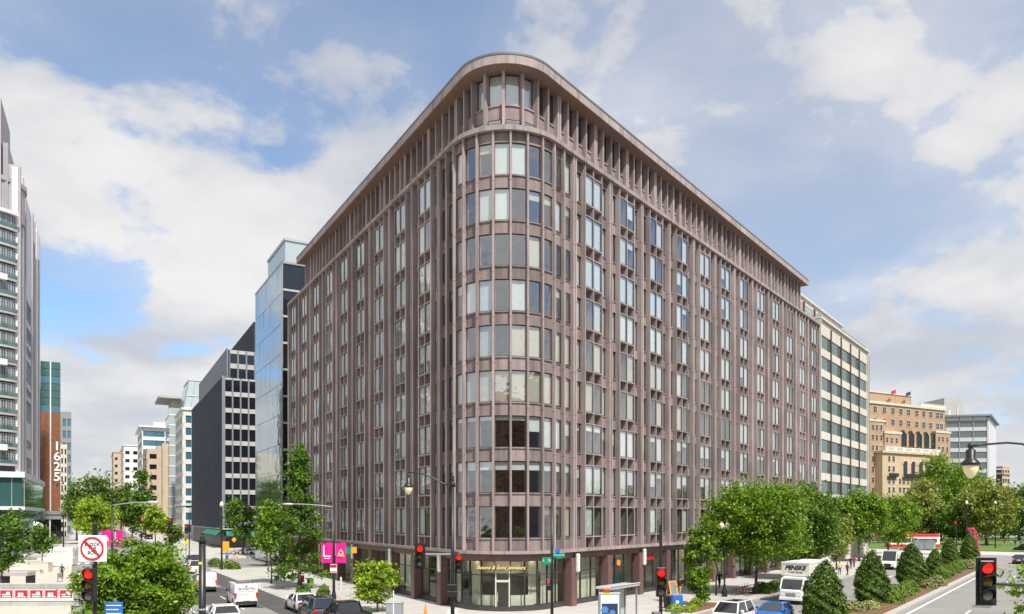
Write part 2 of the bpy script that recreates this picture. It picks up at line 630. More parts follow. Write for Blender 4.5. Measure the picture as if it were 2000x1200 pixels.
# median of the avenue
M0, M1 = -36, 76
struct('median', MB().prism([PR(M0, -22.3), PR(M1, -22.3), PR(M1 + 3, -20), PR(M1, -17.7), PR(M0, -17.7)], 0, .16), 'kerb')
struct('median_bed', MB().prism([PR(M0 + 2, -21.7), PR(M1 - 1, -21.7), PR(M1 - 1, -18.3), PR(M0 + 2, -18.3)], .16, .22), 'mulch')
# painted lines
mk = MB()
mk.prism([PR(-36, -23.05), PR(80, -23.05), PR(80, -22.85), PR(-36, -22.85)], 0, .005)
for k in range(-5, 13):
    for off in (-26.6, -30.0):
        mk.prism([PR(k * 9, off - .07), PR(k * 9 + 3, off - .07), PR(k * 9 + 3, off + .07), PR(k * 9, off + .07)], 0, .005)
    mk.prism([PR(k * 9, -14.1), PR(k * 9 + 3, -14.1), PR(k * 9 + 3, -13.9), PR(k * 9, -13.9)], 0, .005)
struct('lane_markings_avenue', mk, 'paint_white')
mk = MB()
for k in range(-2, 40):
    for off in (-14.6, -18.4, -22.2):
        if 6.5 < k < 10:
            continue
        mk.prism([PL(k * 9, off - .06), PL(k * 9 + 3, off - .06), PL(k * 9 + 3, off + .06), PL(k * 9, off + .06)], 0, .009)
for s0 in (58, 84):
    for k in range(12):
        o = -11 - k * 1.35
        mk.prism([PL(s0, o), PL(s0 + 3.6, o), PL(s0 + 3.6, o - .65), PL(s0, o - .65)], 0, .005)
struct('lane_markings_street', mk, 'paint_white')

# ------------------------------------------------------------------ the corner building
bld = thing('office_building', 'large mauve-brown precast concrete office block with rounded corner and deep flat cornice', 'building', (C0[0], C0[1], 0))


def bp(p, z=0.0):
    return (p[0] - C0[0], p[1] - C0[1], z)


def wpart(name, mb, mats, **kw):          # a part built in world coordinates
    mb.v = [(x - C0[0], y - C0[1], z) for x, y, z in mb.v]
    return part(name, mb, mats, bld, **kw)


NF, Z0, FP, WH = 9, 5.97, 3.57, 2.47
LIP0, LIP1, BAND0, BAND1 = 4.7, 4.95, 37.85, 38.3
SE_R, SE_L = 75.0, 55.2
BR, BL = 6.0, 5.8
rng = random.Random(7)
wmesh, bmesh_cache = {}, {}


def window_mb(w, h=WH):
    b = MB()
    f = .045
    b.box(-w / 2, -w / 2 + f, -.03, .04, 0, h).box(w / 2 - f, w / 2, -.03, .04, 0, h)
    b.box(-w / 2 + f, w / 2 - f, -.03, .04, 0, f).box(-w / 2 + f, w / 2 - f, -.03, .04, h - f, h)
    b.quad((-w / 2 + f, 0, f), (w / 2 - f, 0, f), (w / 2 - f, 0, h - f), (-w / 2 + f, 0, h - f), 1)
    return b


def blind_mb(w, drop, h=WH):
    return MB().box(-w / 2 + .05, w / 2 - .05, .11, .125, h * (1 - drop) + .05, h - .05)


def blind_for(face, k, i):
    """drop and cloth of the blind behind a window: face, storey, index along the face"""
    r = rng.random()
    if face == 'C':
        if k == 0:
            return (None, (.28, 'blind_brown'), (1.0, 'blind_beige'))[0 if i < 8 else (1 if i < 10 else 2)]
        if k == 1:
            return (.30, 'blind_white')
        if k == 2:
            return (.16, 'blind_white') if i < 7 else ((.98, 'blind_white') if r < .6 else (.5, 'blind_white'))
        if k == 3:
            return (.99, 'blind_beige')
        if k == 4:
            return (.99, 'blind_beige') if i in (4, 6, 7, 9, 10) else None
        if k == 6:
            return (.99, 'blind_beige') if i == 7 else None
        return (.98, 'blind_white') if r < .3 else ((.3, 'blind_beige') if r < .5 else None)
    if face == 'R':
        if k == 0:
            return None if r < .55 else ((.99, 'blind_white') if i % 4 != 3 else (.99, 'blind_navy'))
        if k in (1, 2):
            return (rng.choice((.25, .45, .6, .98, .98)), 'blind_white')
        if k in (3, 4):
            return (.99, 'blind_beige') if r < .55 else ((.98, 'blind_white') if r < .75 else None)
        return (.98, 'blind_white') if r < .72 else ((rng.choice((.3, .6)), 'blind_white') if r < .82 else None)
    if k <= 4:
        return (.99, 'blind_beige') if r < .15 else ((rng.choice((.6, .98, .98)), 'blind_white') if r < .92 else None)
    return (.98, 'blind_white') if r < .93 else None


WIN = []       # (size in view, position, rz, width, z, blind)


def add_win(p, rz, w, k, face, i, facing):
    d = p - np.array((0, 0))
    dist = np.linalg.norm(d)
    c = abs(np.dot(d / dist, facing))
    WIN.append((w * c / dist ** 2, p, rz, round(w, 3), Z0 + FP * k, blind_for(face, k, i)))


# spandrel panel with sill and head ledges; narrow = flat
SP = []        # (size in view, mesh key, position, rz, z)


def spandrel_mb(w, h, arc_r=None):
    b = MB()
    if arc_r is None:
        b.box(-w / 2, w / 2, .44, .68, 0, h)
        b.box(-w / 2, w / 2, .37, .68, h, h + .08)
        b.box(-w / 2, w / 2, .37, .68, -.08, 0)
    else:
        def ring(y0, y1, za, zb):
            n = 6
            ha = w / 2
            o = [((arc_r - y0) * sin(a), arc_r - (arc_r - y0) * cos(a)) for a in np.linspace(-ha, ha, n + 1)]
            q = [((arc_r - y1) * sin(a), arc_r - (arc_r - y1) * cos(a)) for a in np.linspace(-ha, ha, n + 1)]
            b.strip(o, q, za, zb)
        ring(.32, .62, 0, h)
        ring(.23, .62, h, h + .10)
        ring(.23, .62, -.08, 0)
    return b


levels = []          # z0, height of each spandrel body
levels.append((LIP1 + .1, Z0 - .11 - LIP1 - .1))
for k in range(NF):
    z = Z0 + FP * k + WH
    top = Z0 + FP * (k + 1) - .11 if k < NF - 1 else BAND0
    levels.append((z + .10, top - z - .10))
smesh = {}


def add_sp(kind, w, p, rz, lv, facing):
    d = np.linalg.norm(p)
    SP.append((w * abs(np.dot(p / d, facing)) / d ** 2, (kind, round(w, 4), round(levels[lv][1], 3)), p, rz, levels[lv][0]))


RC_ = []       # the same for the backs of the dark recesses under the wide windows


def add_rc(w, p, rz, lv, facing):
    d = np.linalg.norm(p)
    RC_.append((w * abs(np.dot(p / d, facing)) / d ** 2, ('recess', round(w, 4), round(levels[lv][1], 3)), p, rz, levels[lv][0]))


STEP = (A1 - A0) / 7
RIBW = .17


def jointed(w, dep, b=.02):
    """upright with a small open joint at every storey"""
    def ring(i, z):
        x0, x1, y0, y1 = -w / 2 + i, w / 2 - i, i, dep
        return [(x0, y0 + b, z), (x0 + b, y0, z), (x1 - b, y0, z), (x1, y0 + b, z), (x1, y1, z), (x0, y1, z)]
    rs = [ring(0, LIP1)]
    for k in range(NF):
        z = Z0 + FP * k + WH + .55
        rs += [ring(0, z - .02), ring(.025, z - .012), ring(.025, z + .012), ring(0, z + .02)]
    rs.append(ring(0, BAND0))
    return MB().loft(rs)


rib_me = jointed(RIBW, .62).mesh('rib', 'precast')
cw = 2 * (RAD - .42) * tan(STEP / 2) - .10
# curved corner: 7 bays on the arc, two flat ones each side
for i in range(8):
    a = A0 + STEP * i
    obj('rib', rib_me, bld, bp(arc(a)), a)
for i in range(7):
    a = A0 + STEP * (i + .5)
    nrm = np.array((sin(a), -cos(a)))
    for k in range(NF):
        add_win(arc(a, .36), a, cw, k, 'C', i + 2, nrm)
    for lv in range(len(levels)):
        add_sp('arc', STEP, arc(a, 0), a, lv, nrm)
for side, P, rz, n_ in (('R', PR, RZR, nR), ('L', PL, RZL, nL)):
    obj('rib', rib_me, bld, bp(P(1.4)), rz)
    for j in (0, 1):
        for k in range(NF):
            add_win(P(.7 + 1.4 * j, .36), rz, 1.22, k, 'C', (9 + j) if side == 'R' else 1 - j, n_)
        for lv in range(len(levels)):
            add_sp('flat', 1.24, P(.7 + 1.4 * j), rz, lv, n_)
pil_me = jointed(.19, .72).mesh('pilaster', 'precast')
for P, rz in ((PR, RZR), (PL, RZL)):
    obj('pilaster', pil_me, bld, bp(P(2.84)), rz)


def bay_frame(kx):
    b = MB()
    b.box(1.55 * kx, 1.67 * kx, 0, 1.05, LIP1, BAND0)
    b.box(4.33 * kx, 4.45 * kx, 0, 1.05, LIP1, BAND0)
    b.box(2.94 * kx, 3.06 * kx, .02, 1.05, LIP1, BAND0)
    for x0, x1 in ((1.67, 2.94), (3.06, 4.33)):
        for k in range(NF):
            z = Z0 + FP * k
            b.box(x0 * kx, x1 * kx, .015, 1.05, z - .11, z)
            b.box(x0 * kx, x1 * kx, .02, 1.05, z + WH, z + WH + .09)
    return b.mesh('bay_frame', 'precast')


for side, P, rz, n_, nb, Lb in (('R', PR, RZR, nR, 12, BR), ('L', PL, RZL, nL, 9, BL)):
    kx = Lb / 6.0
    fm = bay_frame(kx)
    for b in range(nb):
        s0 = 3.0 + b * Lb
        org = P(s0) if side == 'R' else P(s0 + Lb)

        def sp_(x):                       # distance along the front of a local x
            return s0 + x * kx if side == 'R' else s0 + Lb - x * kx
        obj('bay_frame', fm, bld, bp(org), rz)
        for x in (.16, 5.84):
            obj('pilaster', pil_me, bld, bp(P(sp_(x))), rz)
        for j, (x, o, w) in enumerate(((.885, .52, 1.32 * kx), (2.305, .07, 1.27 * kx), (3.695, .07, 1.27 * kx), (5.115, .52, 1.32 * kx))):
            for k in range(NF):
                add_win(P(sp_(x), o), rz, w, k, side, b * 4 + j, n_)
        for x in (.885, 5.115):
            for lv in range(len(levels)):
                add_sp('flat', 1.32 * kx, P(sp_(x)), rz, lv, n_)
        for x in (2.305, 3.695):
            for lv in range(len(levels)):
                add_rc(1.27 * kx, P(sp_(x)), rz, lv, n_)

WIN.sort(key=lambda t: -t[0])
rest_w, rest_b = MB(), {}
for q, (sz, p, rz, w, z, bl) in enumerate(WIN):
    if w not in wmesh:
        wmesh[w] = window_mb(w)
        wmesh[w, 'me'] = wmesh[w].mesh('window', ['frame_dark', 'win_glass'])
    if q < 300:
        o = obj('window', wmesh[w, 'me'], bld, bp(p, z), rz)
        if bl:
            key = (w,) + bl
            if key not in bmesh_cache:
                bmesh_cache[key] = blind_mb(w, bl[0]).mesh('blind', bl[1])
            obj('blind', bmesh_cache[key], o)
    else:
        c_, s_ = cos(rz), sin(rz)

        def tr(mb_, dst, mi0=None):
            base = len(dst.v)
            dst.v.extend((p[0] - C0[0] + c_ * x - s_ * y, p[1] - C0[1] + s_ * x + c_ * y, z + zz) for x, y, zz in mb_.v)
            dst.f.extend(tuple(i + base for i in f) for f in mb_.f)
            dst.m.extend(mb_.m)
        tr(wmesh[w], rest_w)
        if bl:
            tr(blind_mb(w, bl[0]), rest_b.setdefault(bl[1], MB()))
part('window_rows', rest_w, ['frame_dark', 'win_glass'], bld, kind='stuff')
for m_, mb_ in rest_b.items():
    part('blind_rows', mb_, m_, bld, kind='stuff')
for lst, pname, rname in ((SP, 'spandrel_panel', 'spandrel_rows'), (RC_, 'recess_panel', 'recess_rows')):
    lst.sort(key=lambda t: -t[0])
    rest_s = MB()
    for q, (sz, key, p, rz, z) in enumerate(lst):
        if key not in smesh:
            if key[0] == 'recess':
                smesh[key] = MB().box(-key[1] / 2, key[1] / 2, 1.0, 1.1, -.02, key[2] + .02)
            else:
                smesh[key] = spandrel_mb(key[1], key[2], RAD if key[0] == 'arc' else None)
            smesh[key, 'me'] = smesh[key].mesh(pname, 'precast_shaded')
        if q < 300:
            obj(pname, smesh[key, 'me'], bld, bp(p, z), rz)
        else:
            c_, s_ = cos(rz), sin(rz)
            mb_ = smesh[key]
            base = len(rest_s.v)
            rest_s.v.extend((p[0] - C0[0] + c_ * x - s_ * y, p[1] - C0[1] + s_ * x + c_ * y, z + zz) for x, y, zz in mb_.v)
            rest_s.f.extend(tuple(i + base for i in f) for f in mb_.f)
            rest_s.m.extend(mb_.m)
    part(rname, rest_s, 'precast_shaded', bld, kind='stuff')

# ledges, floors, core, roof
wpart('lower_ledge', MB().strip(outline(-.16, SE_L, SE_R), outline(.9, SE_L, SE_R), LIP0, LIP1), 'precast')
wpart('parapet_band', MB().strip(outline(-.14, SE_L, SE_R), outline(.9, SE_L, SE_R), BAND0, BAND1 - .12).strip(outline(-.02, SE_L, SE_R), outline(.9, SE_L, SE_R), BAND1 - .12, BAND1), 'precast')
for P, n_, se in ((PR, nR, SE_R), (PL, nL, SE_L)):
    a, b_ = P(se + .02), P(se - .35)
    wpart('end_wall', MB().prism([P(se, -.0), P(se + .3, -.0), P(se + .3, 14), P(se, 14)], 0, BAND1 - .01), 'precast')
slab_z = [(4.25, 5.9)] + [(Z0 + FP * k + WH + .12, Z0 + FP * (k + 1) - .16) for k in range(NF - 1)] + [(Z0 + FP * 8 + WH + .12, BAND1 - .2)]
for z0, z1 in slab_z:
    wpart('floor_slab', MB().prism(outline(1.12, SE_L, SE_R, 14), z0, z1), 'interior')
wpart('core_wall', MB().strip(outline(4.6, SE_L, SE_R, 10), outline(4.9, SE_L, SE_R, 10), 4.3, 37.6), 'interior_core')
wpart('shop_back_wall', MB().strip(outline(3.2, SE_L, SE_R, 10), outline(3.4, SE_L, SE_R, 10), .1, 4.25), 'interior_core')
pt_ = MB()
for P, se, Lb in ((PR, SE_R, BR), (PL, SE_L, BL)):
    s_ = 3.0
    while s_ < se:
        pt_.prism([P(s_ - .06, .95), P(s_ + .06, .95), P(s_ + .06, 4.6), P(s_ - .06, 4.6)], 5.9, 37.6)
        s_ += Lb
wpart('partition', pt_, 'interior_core')

# attic storey, set back, and the deep cornice
AO, AR, AL = 2.1, 71.0, 52.6
wpart('attic_wall', MB().strip(outline(AO, AL, AR), outline(AO + .3, AL, AR), BAND1 - .1, 40.82), 'precast_shaded')
wpart('attic_sill', MB().strip(outline(AO - .09, AL, AR), outline(AO + .3, AL, AR), 40.82, 40.93), 'precast')
fin_me = MB().bev(-.12, .12, -.42, .22, BAND1 - .1, 43.5, .02).mesh('attic_fin', 'precast')
aw = {}


def attic_win(p, rz, w, bl=0):
    w = round(w, 2)
    if w not in aw:
        aw[w] = window_mb(w, 2.52).mesh('attic_window', ['frame_dark', 'win_glass'])
    o = obj('attic_window', aw[w], bld, bp(p, 40.94), rz)
    if bl:
        part('blind', blind_mb(w, bl, 2.52), 'blind_white', o)


na = 4
low_me = window_mb(1.15, 1.15).mesh('attic_window', ['frame_dark', 'win_glass'])
for i in range(na + 1):
    a = A0 + (A1 - A0) * i / na
    obj('attic_fin', fin_me, bld, bp(arc(a, AO)), a)
    if i < na:
        a += (A1 - A0) / na / 2
        attic_win(arc(a, AO + .18), a, 2 * (RAD - AO - .15) * tan((A1 - A0) / na / 2) - .22, .98)
        obj('attic_window', low_me, bld, bp(arc(a, AO - .1), 38.55), a)
for P, rz, st, end in ((PR, RZR, BR / 4, AR), (PL, RZL, BL / 4, AL)):
    s_, q = st, 0
    while s_ < end:
        attic_win(P(s_ - st / 2, AO + .15), rz, st - .24)
        obj('attic_fin', fin_me, bld, bp(P(s_, AO)), rz)
        if q % 4 == 1:
            obj('attic_fin', fin_me, bld, bp(P(s_ + .30, AO)), rz)
        s_ += st
        q += 1
    attic_win(P(s_ - st / 2 - .3, AO + .15), rz, st - .9)
    wpart('attic_end_wall', MB().prism([P(end, AO), P(end + .25, AO), P(end + .25, AO + 14), P(end, AO + 14)], BAND1, 43.5), 'stone_cream')
wpart('attic_core', MB().strip(outline(5.0, AL, AR, 10), outline(5.2, AL, AR, 10), BAND1, 43.45), 'interior')
CO, CR, CL = .7, 71.4, 53.2
wpart('cornice', MB().prism(outline(CO, CL, CR), 43.5, 44.2), 'precast')
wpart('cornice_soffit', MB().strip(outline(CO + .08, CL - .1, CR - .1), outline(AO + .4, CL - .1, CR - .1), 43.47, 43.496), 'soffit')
wpart('roof_flashing', MB().strip(outline(CO - .04, CL, CR), outline(CO + .5, CL, CR), 44.2, 44.36), 'roof_flash')
wpart('main_roof', MB().prism(outline(.95, SE_L, SE_R, 14), BAND1 - .19, BAND1 - .1), 'roof_gravel')

# street level: columns, fascia, shop fronts
wpart('street_fascia', MB().strip(outline(.22, SE_L, SE_R), outline(1.2, SE_L, SE_R), 4.16, 4.69), 'granite_brown')
wpart('plinth', MB().strip(outline(.72, SE_L, SE_R), outline(1.15, SE_L, SE_R), .14, .5), 'dark_plinth')
col_me = MB().bev(-.40, .40, .06, 1.0, .1, 4.17, .03).mesh('column', 'granite_brown')
for P, rz, Lb, nb in ((PR, RZR, BR, 12), (PL, RZL, BL, 9)):
    for b in range(nb + 1):
        obj('column', col_me, bld, bp(P(2.95 + b * Lb)), rz)


def shopfront(parent_name, p, rz, w, upper, cream):
    """glazed shop front: frame and panes, p at its middle on the glass line"""
    b = MB()
    h0, h1, ht = .5, 4.16, 2.95
    for x in (-w / 2, w / 2):
        b.box(x - .04, x + .04, -.06, .08, h0, h1)
    b.box(-w / 2 + .04, w / 2 - .04, -.06, .08, ht, ht + .07)
    b.box(-w / 2 + .04, w / 2 - .04, -.06, .08, h0, h0 + .07)
    b.box(-w / 2 + .04, w / 2 - .04, -.06, .08, h1 - .08, h1)
    f = part(parent_name, b, 'frame_dark', bld, bp(p), rz)
    for z0, z1 in ((h0 + .07, ht), (ht + .07, h1 - .08)):
        part('pane', MB().quad((-w / 2 + .04, 0, z0), (w / 2 - .04, 0, z0), (w / 2 - .04, 0, z1), (-w / 2 + .04, 0, z1)), 'shop_glass', f)
    if cream:
        d, za, zb, m = cream
        part('display_wall', MB().box(-w / 2 + .02, w / 2 - .02, d, d + .06, za, zb), m, f)
    return f


# the jeweller's on the rounded corner
CG = .85
for i in range(7):
    a = A0 + STEP * (i + .5)
    w = 2 * (RAD - CG) * tan(STEP / 2)
    if i == 3:
        b = MB()
        b.box(-w / 2, -w / 2 + .1, -.08, .1, .15, 4.16).box(w / 2 - .1, w / 2, -.08, .1, .15, 4.16)
        b.box(-w / 2 + .1, w / 2 - .1, -.08, .1, 2.45, 2.62).box(-w / 2 + .1, w / 2 - .1, -.08, .1, 4.06, 4.16)
        b.box(-w / 2 + .1, w / 2 - .1, -.08, .1, .15, .3)
        dr = part('door', b, 'frame_light', bld, bp(arc(a, CG)), a)
        part('pane', MB().quad((-w / 2 + .1, 0, .3), (w / 2 - .1, 0, .3), (w / 2 - .1, 0, 2.45), (-w / 2 + .1, 0, 2.45)), 'shop_glass', dr)
        part('pane', MB().quad((-w / 2 + .1, 0, 2.62), (w / 2 - .1, 0, 2.62), (w / 2 - .1, 0, 4.06), (-w / 2 + .1, 0, 4.06)), 'shop_glass', dr)
        part('handle', MB().tube([(-w / 2 + .2, -.1, .9), (-w / 2 + .2, -.1, 1.7)], .025, 6), 'metal_pale', dr)
    else:
        shopfront('shop_window', arc(a, CG), a, w - .02, True, (.5, .5, 1.35, 'cream_wall') if i in (1, 2, 4, 5) else (1.0, .5, 4.1, 'cream_wall'))
for P, rz in ((PR, RZR), (PL, RZL)):
    for s_ in (.62, 1.86):
        shopfront('shop_window', P(s_, CG), rz, 1.22, True, (.6, .5, 4.1, 'cream_wall') if (P is PR or s_ > 1) else None)
cur = MB().strip(outline(2.5, 2.4, 2.4, 14), outline(2.55, 2.4, 2.4, 14), 3.02, 4.2)
wpart('curtain', cur, 'cream_wall')
for i, (t_, dx, sz_) in enumerate((('Boone & Sons Jewelers', 0, .41),)):
    a = A0 + STEP * 3.42
    q = arc(a, .40)
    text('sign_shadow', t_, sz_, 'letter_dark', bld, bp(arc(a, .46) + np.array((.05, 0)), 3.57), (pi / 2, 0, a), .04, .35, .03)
    text('shop_sign', t_, sz_, 'letter_gold', bld, bp(q, 3.62), (pi / 2, 0, a), .05, .35, .012)

shop_specs = {('R', 0): ('cream_wall', .5, .5, 4.1), ('R', 1): ('interior_core', 2.2, .5, 4.1), ('R', 2): ('cream_wall', 2.6, .5, 4.1), ('R', 3): ('white_wall', 2.4, .5, 4.1), ('L', 0): ('white_wall', 1.6, .5, 4.1), ('L', 1): ('interior_core', 1.2, .5, 4.1)}
for side, P, rz, Lb, nb in (('R', PR, RZR, BR, 12), ('L', PL, RZL, BL, 9)):
    for b in range(nb):
        s0 = 2.95 + b * Lb + .45
        wtot = Lb - .9
        spec = shop_specs.get((side, b), rng.choice((('interior_core', 1.8, .5, 4.1), ('white_wall', 2.0, .5, 4.1), ('cream_wall', 1.5, .5, 4.1))))
        ncell = 3
        if side == 'L' and b in (3, 4):
            continue                      # open passages in the shade
        for c_ in range(ncell):
            ww = wtot / ncell
            shopfront('shop_window', P(s0 + ww * (c_ + .5), CG), rz, ww - .02, True, (spec[1], spec[2], spec[3], spec[0]))
for side, P, se in (('R', PR, SE_R), ('L', PL, SE_L)):  # glowing panels added overhead to brighten the shop fronts
    s_ = 1.0
    while s_ < se - 2:
        if not (side == 'L' and 20 < s_ < 32):
            wpart('added_light_panel', MB().prism([P(s_, 1.3), P(s_ + 1.2, 1.3), P(s_ + 1.2, 1.6), P(s_, 1.6)], 4.16, 4.22), 'shop_fill_glow')
        s_ += 2.0
for i in range(5):  # round glowing discs added to brighten the corner shop
    a = A0 + (A1 - A0) * (i + .5) / 5
    q = arc(a, 1.6)
    wpart('added_light_panel', MB().lathe([(.22, 4.16), (.22, 4.22)], 10, (q[0], q[1], 0)), 'shop_fill_glow')
# small things on the shop fronts
q = PR(11.4, .6)
sg = part('shop_sign', MB().lathe([(.30, -.04), (.33, 0), (.30, .04)], 14, (0, 0, 0), axis='y'), 'orange', bld, bp(q, 3.35), RZR)
part('shop_sign', MB().bev(-1.0, 1.0, -.05, .05, 0, .5, .03), 'sign_red', bld, bp(PR(17.6, .6), 3.35), RZR)
part('shop_counter', MB().box(-2, 1.9, 0, .1, .5, 2.1), 'teal_glass', bld, bp(PR(12.0, 1.3), 0), RZR)
lan = MB()
for k in range(6):
    lan.bev(-.20, .20, -.22, .0, 3.05 + k * .24, 3.05 + k * .24 + .22, .03)
lan.box(-.14, .14, -.16, 0, 2.95, 4.55)
lan_me = lan.mesh('wall_lantern', 'white_wall')
for P, rz, ss in ((PR, RZR, (3.3, 15.3, 27.3)), (PL, RZL, (2.6, 14.2, 25.8, 31.6))):
    for s_ in ss:
        obj('wall_lantern', lan_me, bld, bp(P(s_, .05)), rz)

# ------------------------------------------------------------------ neighbouring buildings
def pane_mesh(w, h, m_frame, m_glass, nx=1, nz=1, fr=.07, depth=.06):
    b = MB()
    b.box(0, fr, -depth, 0, 0, h).box(w - fr, w, -depth, 0, 0, h)
    b.box(fr, w - fr, -depth, 0, 0, fr).box(fr, w - fr, -depth, 0, h - fr, h)
    for i in range(1, nx):
        x = w * i / nx
        b.box(x - fr * .35, x + fr * .35, -depth, 0, fr, h - fr)
    for i in range(1, nz):
        z = h * i / nz
        b.box(fr, w - fr, -depth * .8, 0, z - fr * .3, z + fr * .3)
    b.quad((fr, -depth * .4, fr), (w - fr, -depth * .4, fr), (w - fr, -depth * .4, h - fr), (fr, -depth * .4, h - fr), 1)
    return b.mesh('window', [m_frame, m_glass])


def facade(t, org, rz, W, z0, ztop, nrow, fp, sill, wh, ncol, pier, m_wall, m_glass, m_frame='frame_dark', proud=.3, nx=1, nz=1, m_pier=None, pier_proud=None, skip=()):
    """storeys of windows between spandrel bands and piers on one face; local x along the face, y inwards"""
    pp = proud if pier_proud is None else pier_proud
    zs = [z0 + fp * k + sill for k in range(nrow)]
    edges = [(z0, zs[0])] + [(zs[k] + wh, zs[k + 1]) for k in range(nrow - 1)] + [(zs[-1] + wh, ztop)]
    rot = rz

    def put(name, me):
        return obj(name, me, t, org, rot)
    for a, b in edges:
        put('spandrel', MB().box(0, W, -proud, 0, a, b).mesh('spandrel', m_wall))
    cell = W / ncol
    for c in range(ncol + 1):
        x = c * cell
        x0, x1 = max(0, x - pier / 2), min(W, x + pier / 2)
        mb = MB().box(x0, x1, -(pp if pp != proud else proud - .02), 0, z0, ztop - .05)
        put('pier', mb.mesh('pier', m_pier or m_wall))
    me = pane_mesh(cell - pier, wh, m_frame, m_glass, nx, nz)
    c_, s_ = cos(rot), sin(rot)
    for c in range(ncol):
        for k in range(nrow):
            if (c, k) in skip:
                continue
            x = c * cell + pier / 2
            obj('window', me, t, (org[0] + c_ * x + s_ * .04, org[1] + s_ * x - c_ * .04, org[2] + zs[k]), rot)


def building(name, label, loc, rz):
    return thing(name, label, 'building', (loc[0], loc[1], 0), rz)


TS = radians(28.4)
# --- mirror-glass building beyond the far end of the left front
gx, gy = at(551, 118)
t = building('glass_building', 'tall mirror-glass office block reflecting sky, beside the brown corner building', (gx, gy), TL)
GH = 46.9
part('body', MB().box(.12, 26, .12, 19.9, 0, GH - .3), 'frame_dark', t)
rows, cols = 10, 12
pw, ph = 20.0 / cols, (GH - .4) / rows
pm = MB().quad((0, 0, 0), (pw - .03, 0, 0), (pw - .03, 0, ph - .07), (0, 0, ph - .07)).mesh('glass_panel', 'mirror_glass')
for r in range(rows):
    for c in range(cols):
        o = obj('glass_panel', pm, t, (0, 20 - c * pw - .015, .2 + r * ph), -pi / 2 + rng.uniform(-.004, .004))
        o.rotation_euler[0] = rng.uniform(-.004, .004)
for r in range(11):
    z = GH - 4.2 - r * 4.1
    part('floor_band', MB().box(0.02, 14, -.03, .12, z - .32, z), 'concrete_grey', t)
    for c in range(6):
        part('window', MB().quad((.1 + c * 2.3, .06, z + .02), (2.32 + c * 2.3, .06, z + .02), (2.32 + c * 2.3, .06, z + 3.7), (.1 + c * 2.3, .06, z + 3.7)), 'dark_glass', t)
part('corner_post', MB().box(-.05, .12, -.06, .12, 0, GH), 'metal_grey', t)
part('roof_edge', MB().box(-.03, 14, -.06, 20.1, GH - .35, GH), 'metal_grey', t)
part('penthouse', MB().box(2.6, 24, 9, 22, GH - .3, GH + 6.4).box(2.4, 24, 8.8, 22, GH + 6.4, GH + 6.8), 'pale_glass', t)
part('plant_room', MB().box(8, 24, 2.5, 8, GH - .3, GH + 3.0), 'concrete_grey', t)

# --- dark slate granite building
bx, by = at(434, 180)
t = building('granite_building', 'dark blue-grey granite office block with blank flank and black windows', (bx, by), TS)
part('body', MB().box(.3, 30, .35, 66, 4.5, 40.2), 'dark_glass', t)
part('flank_wall', MB().box(0, .3, 0, 66, 4.6, 40.2), 'slate_granite', t)
part('flank_coping', MB().box(-.08, .6, -.1, 66, 40.2, 40.6), 'slate_frame', t)
part('flank_edge', MB().box(-.05, .5, -.12, .3, 4.6, 40.2), 'slate_frame', t)
facade(t, (.5, .34, 0), 0, 20, 5.2, 40.2, 9, 3.85, .95, 2.8, 11, .32, 'concrete_grey', 'dark_glass', proud=.25, m_pier='slate_frame', pier_proud=.42)
part('street_wall', MB().box(.4, 29, .6, 65, .1, 4.6), 'dark_plinth', t)
part('soffit_slab', MB().box(-.2, 30, -.6, 66, 4.5, 4.75), 'concrete_grey', t)
part('penthouse', MB().box(2.4, 22, 8, 66, 40.2, 48.4), 'slate_granite', t)
facade(t, (2.7, 7.9, 0), 0, 12, 40.6, 48.4, 2, 3.6, .9, 2.4, 6, .35, 'concrete_grey', 'dark_glass', proud=.2, m_pier='slate_frame', pier_proud=.35)
part('penthouse_flank', MB().box(2.1, 2.42, 7.7, 66, 40.3, 48.7), 'slate_frame', t)
part('plant_room', MB().box(9.2, 24, 12, 62, 48.4, 57), 'slate_granite', t)
for k in range(5):
    aw_ = MB()
    y0 = .8 + k * 5.2
    aw_.add([(-.05, y0, 4.4), (-.05, y0 + 4.6, 4.4), (-1.6, y0 + 4.6, 3.3), (-1.6, y0, 3.3), (-1.6, y0, 2.95), (-1.6, y0 + 4.6, 2.95), (-.05, y0, 4.3), (-.05, y0 + 4.6, 4.3)],
            [(0, 1, 2, 3), (3, 2, 5, 4), (0, 3, 4, 6), (1, 7, 5, 2), (6, 4, 5, 7)])
    part('awning', aw_, 'awning_green', t)
for k in range(3):
    aw_ = MB()
    x0 = .8 + k * 5.2
    aw_.add([(x0, .2, 4.4), (x0 + 4.6, .2, 4.4), (x0 + 4.6, -1.5, 3.3), (x0, -1.5, 3.3), (x0, -1.5, 2.95), (x0 + 4.6, -1.5, 2.95), (x0, .2, 4.3), (x0 + 4.6, .2, 4.3)],
            [(0, 3, 2, 1), (3, 4, 5, 2), (0, 6, 4, 3), (1, 2, 5, 7), (6, 7, 5, 4)])
    part('awning', aw_, 'awning_green', t)

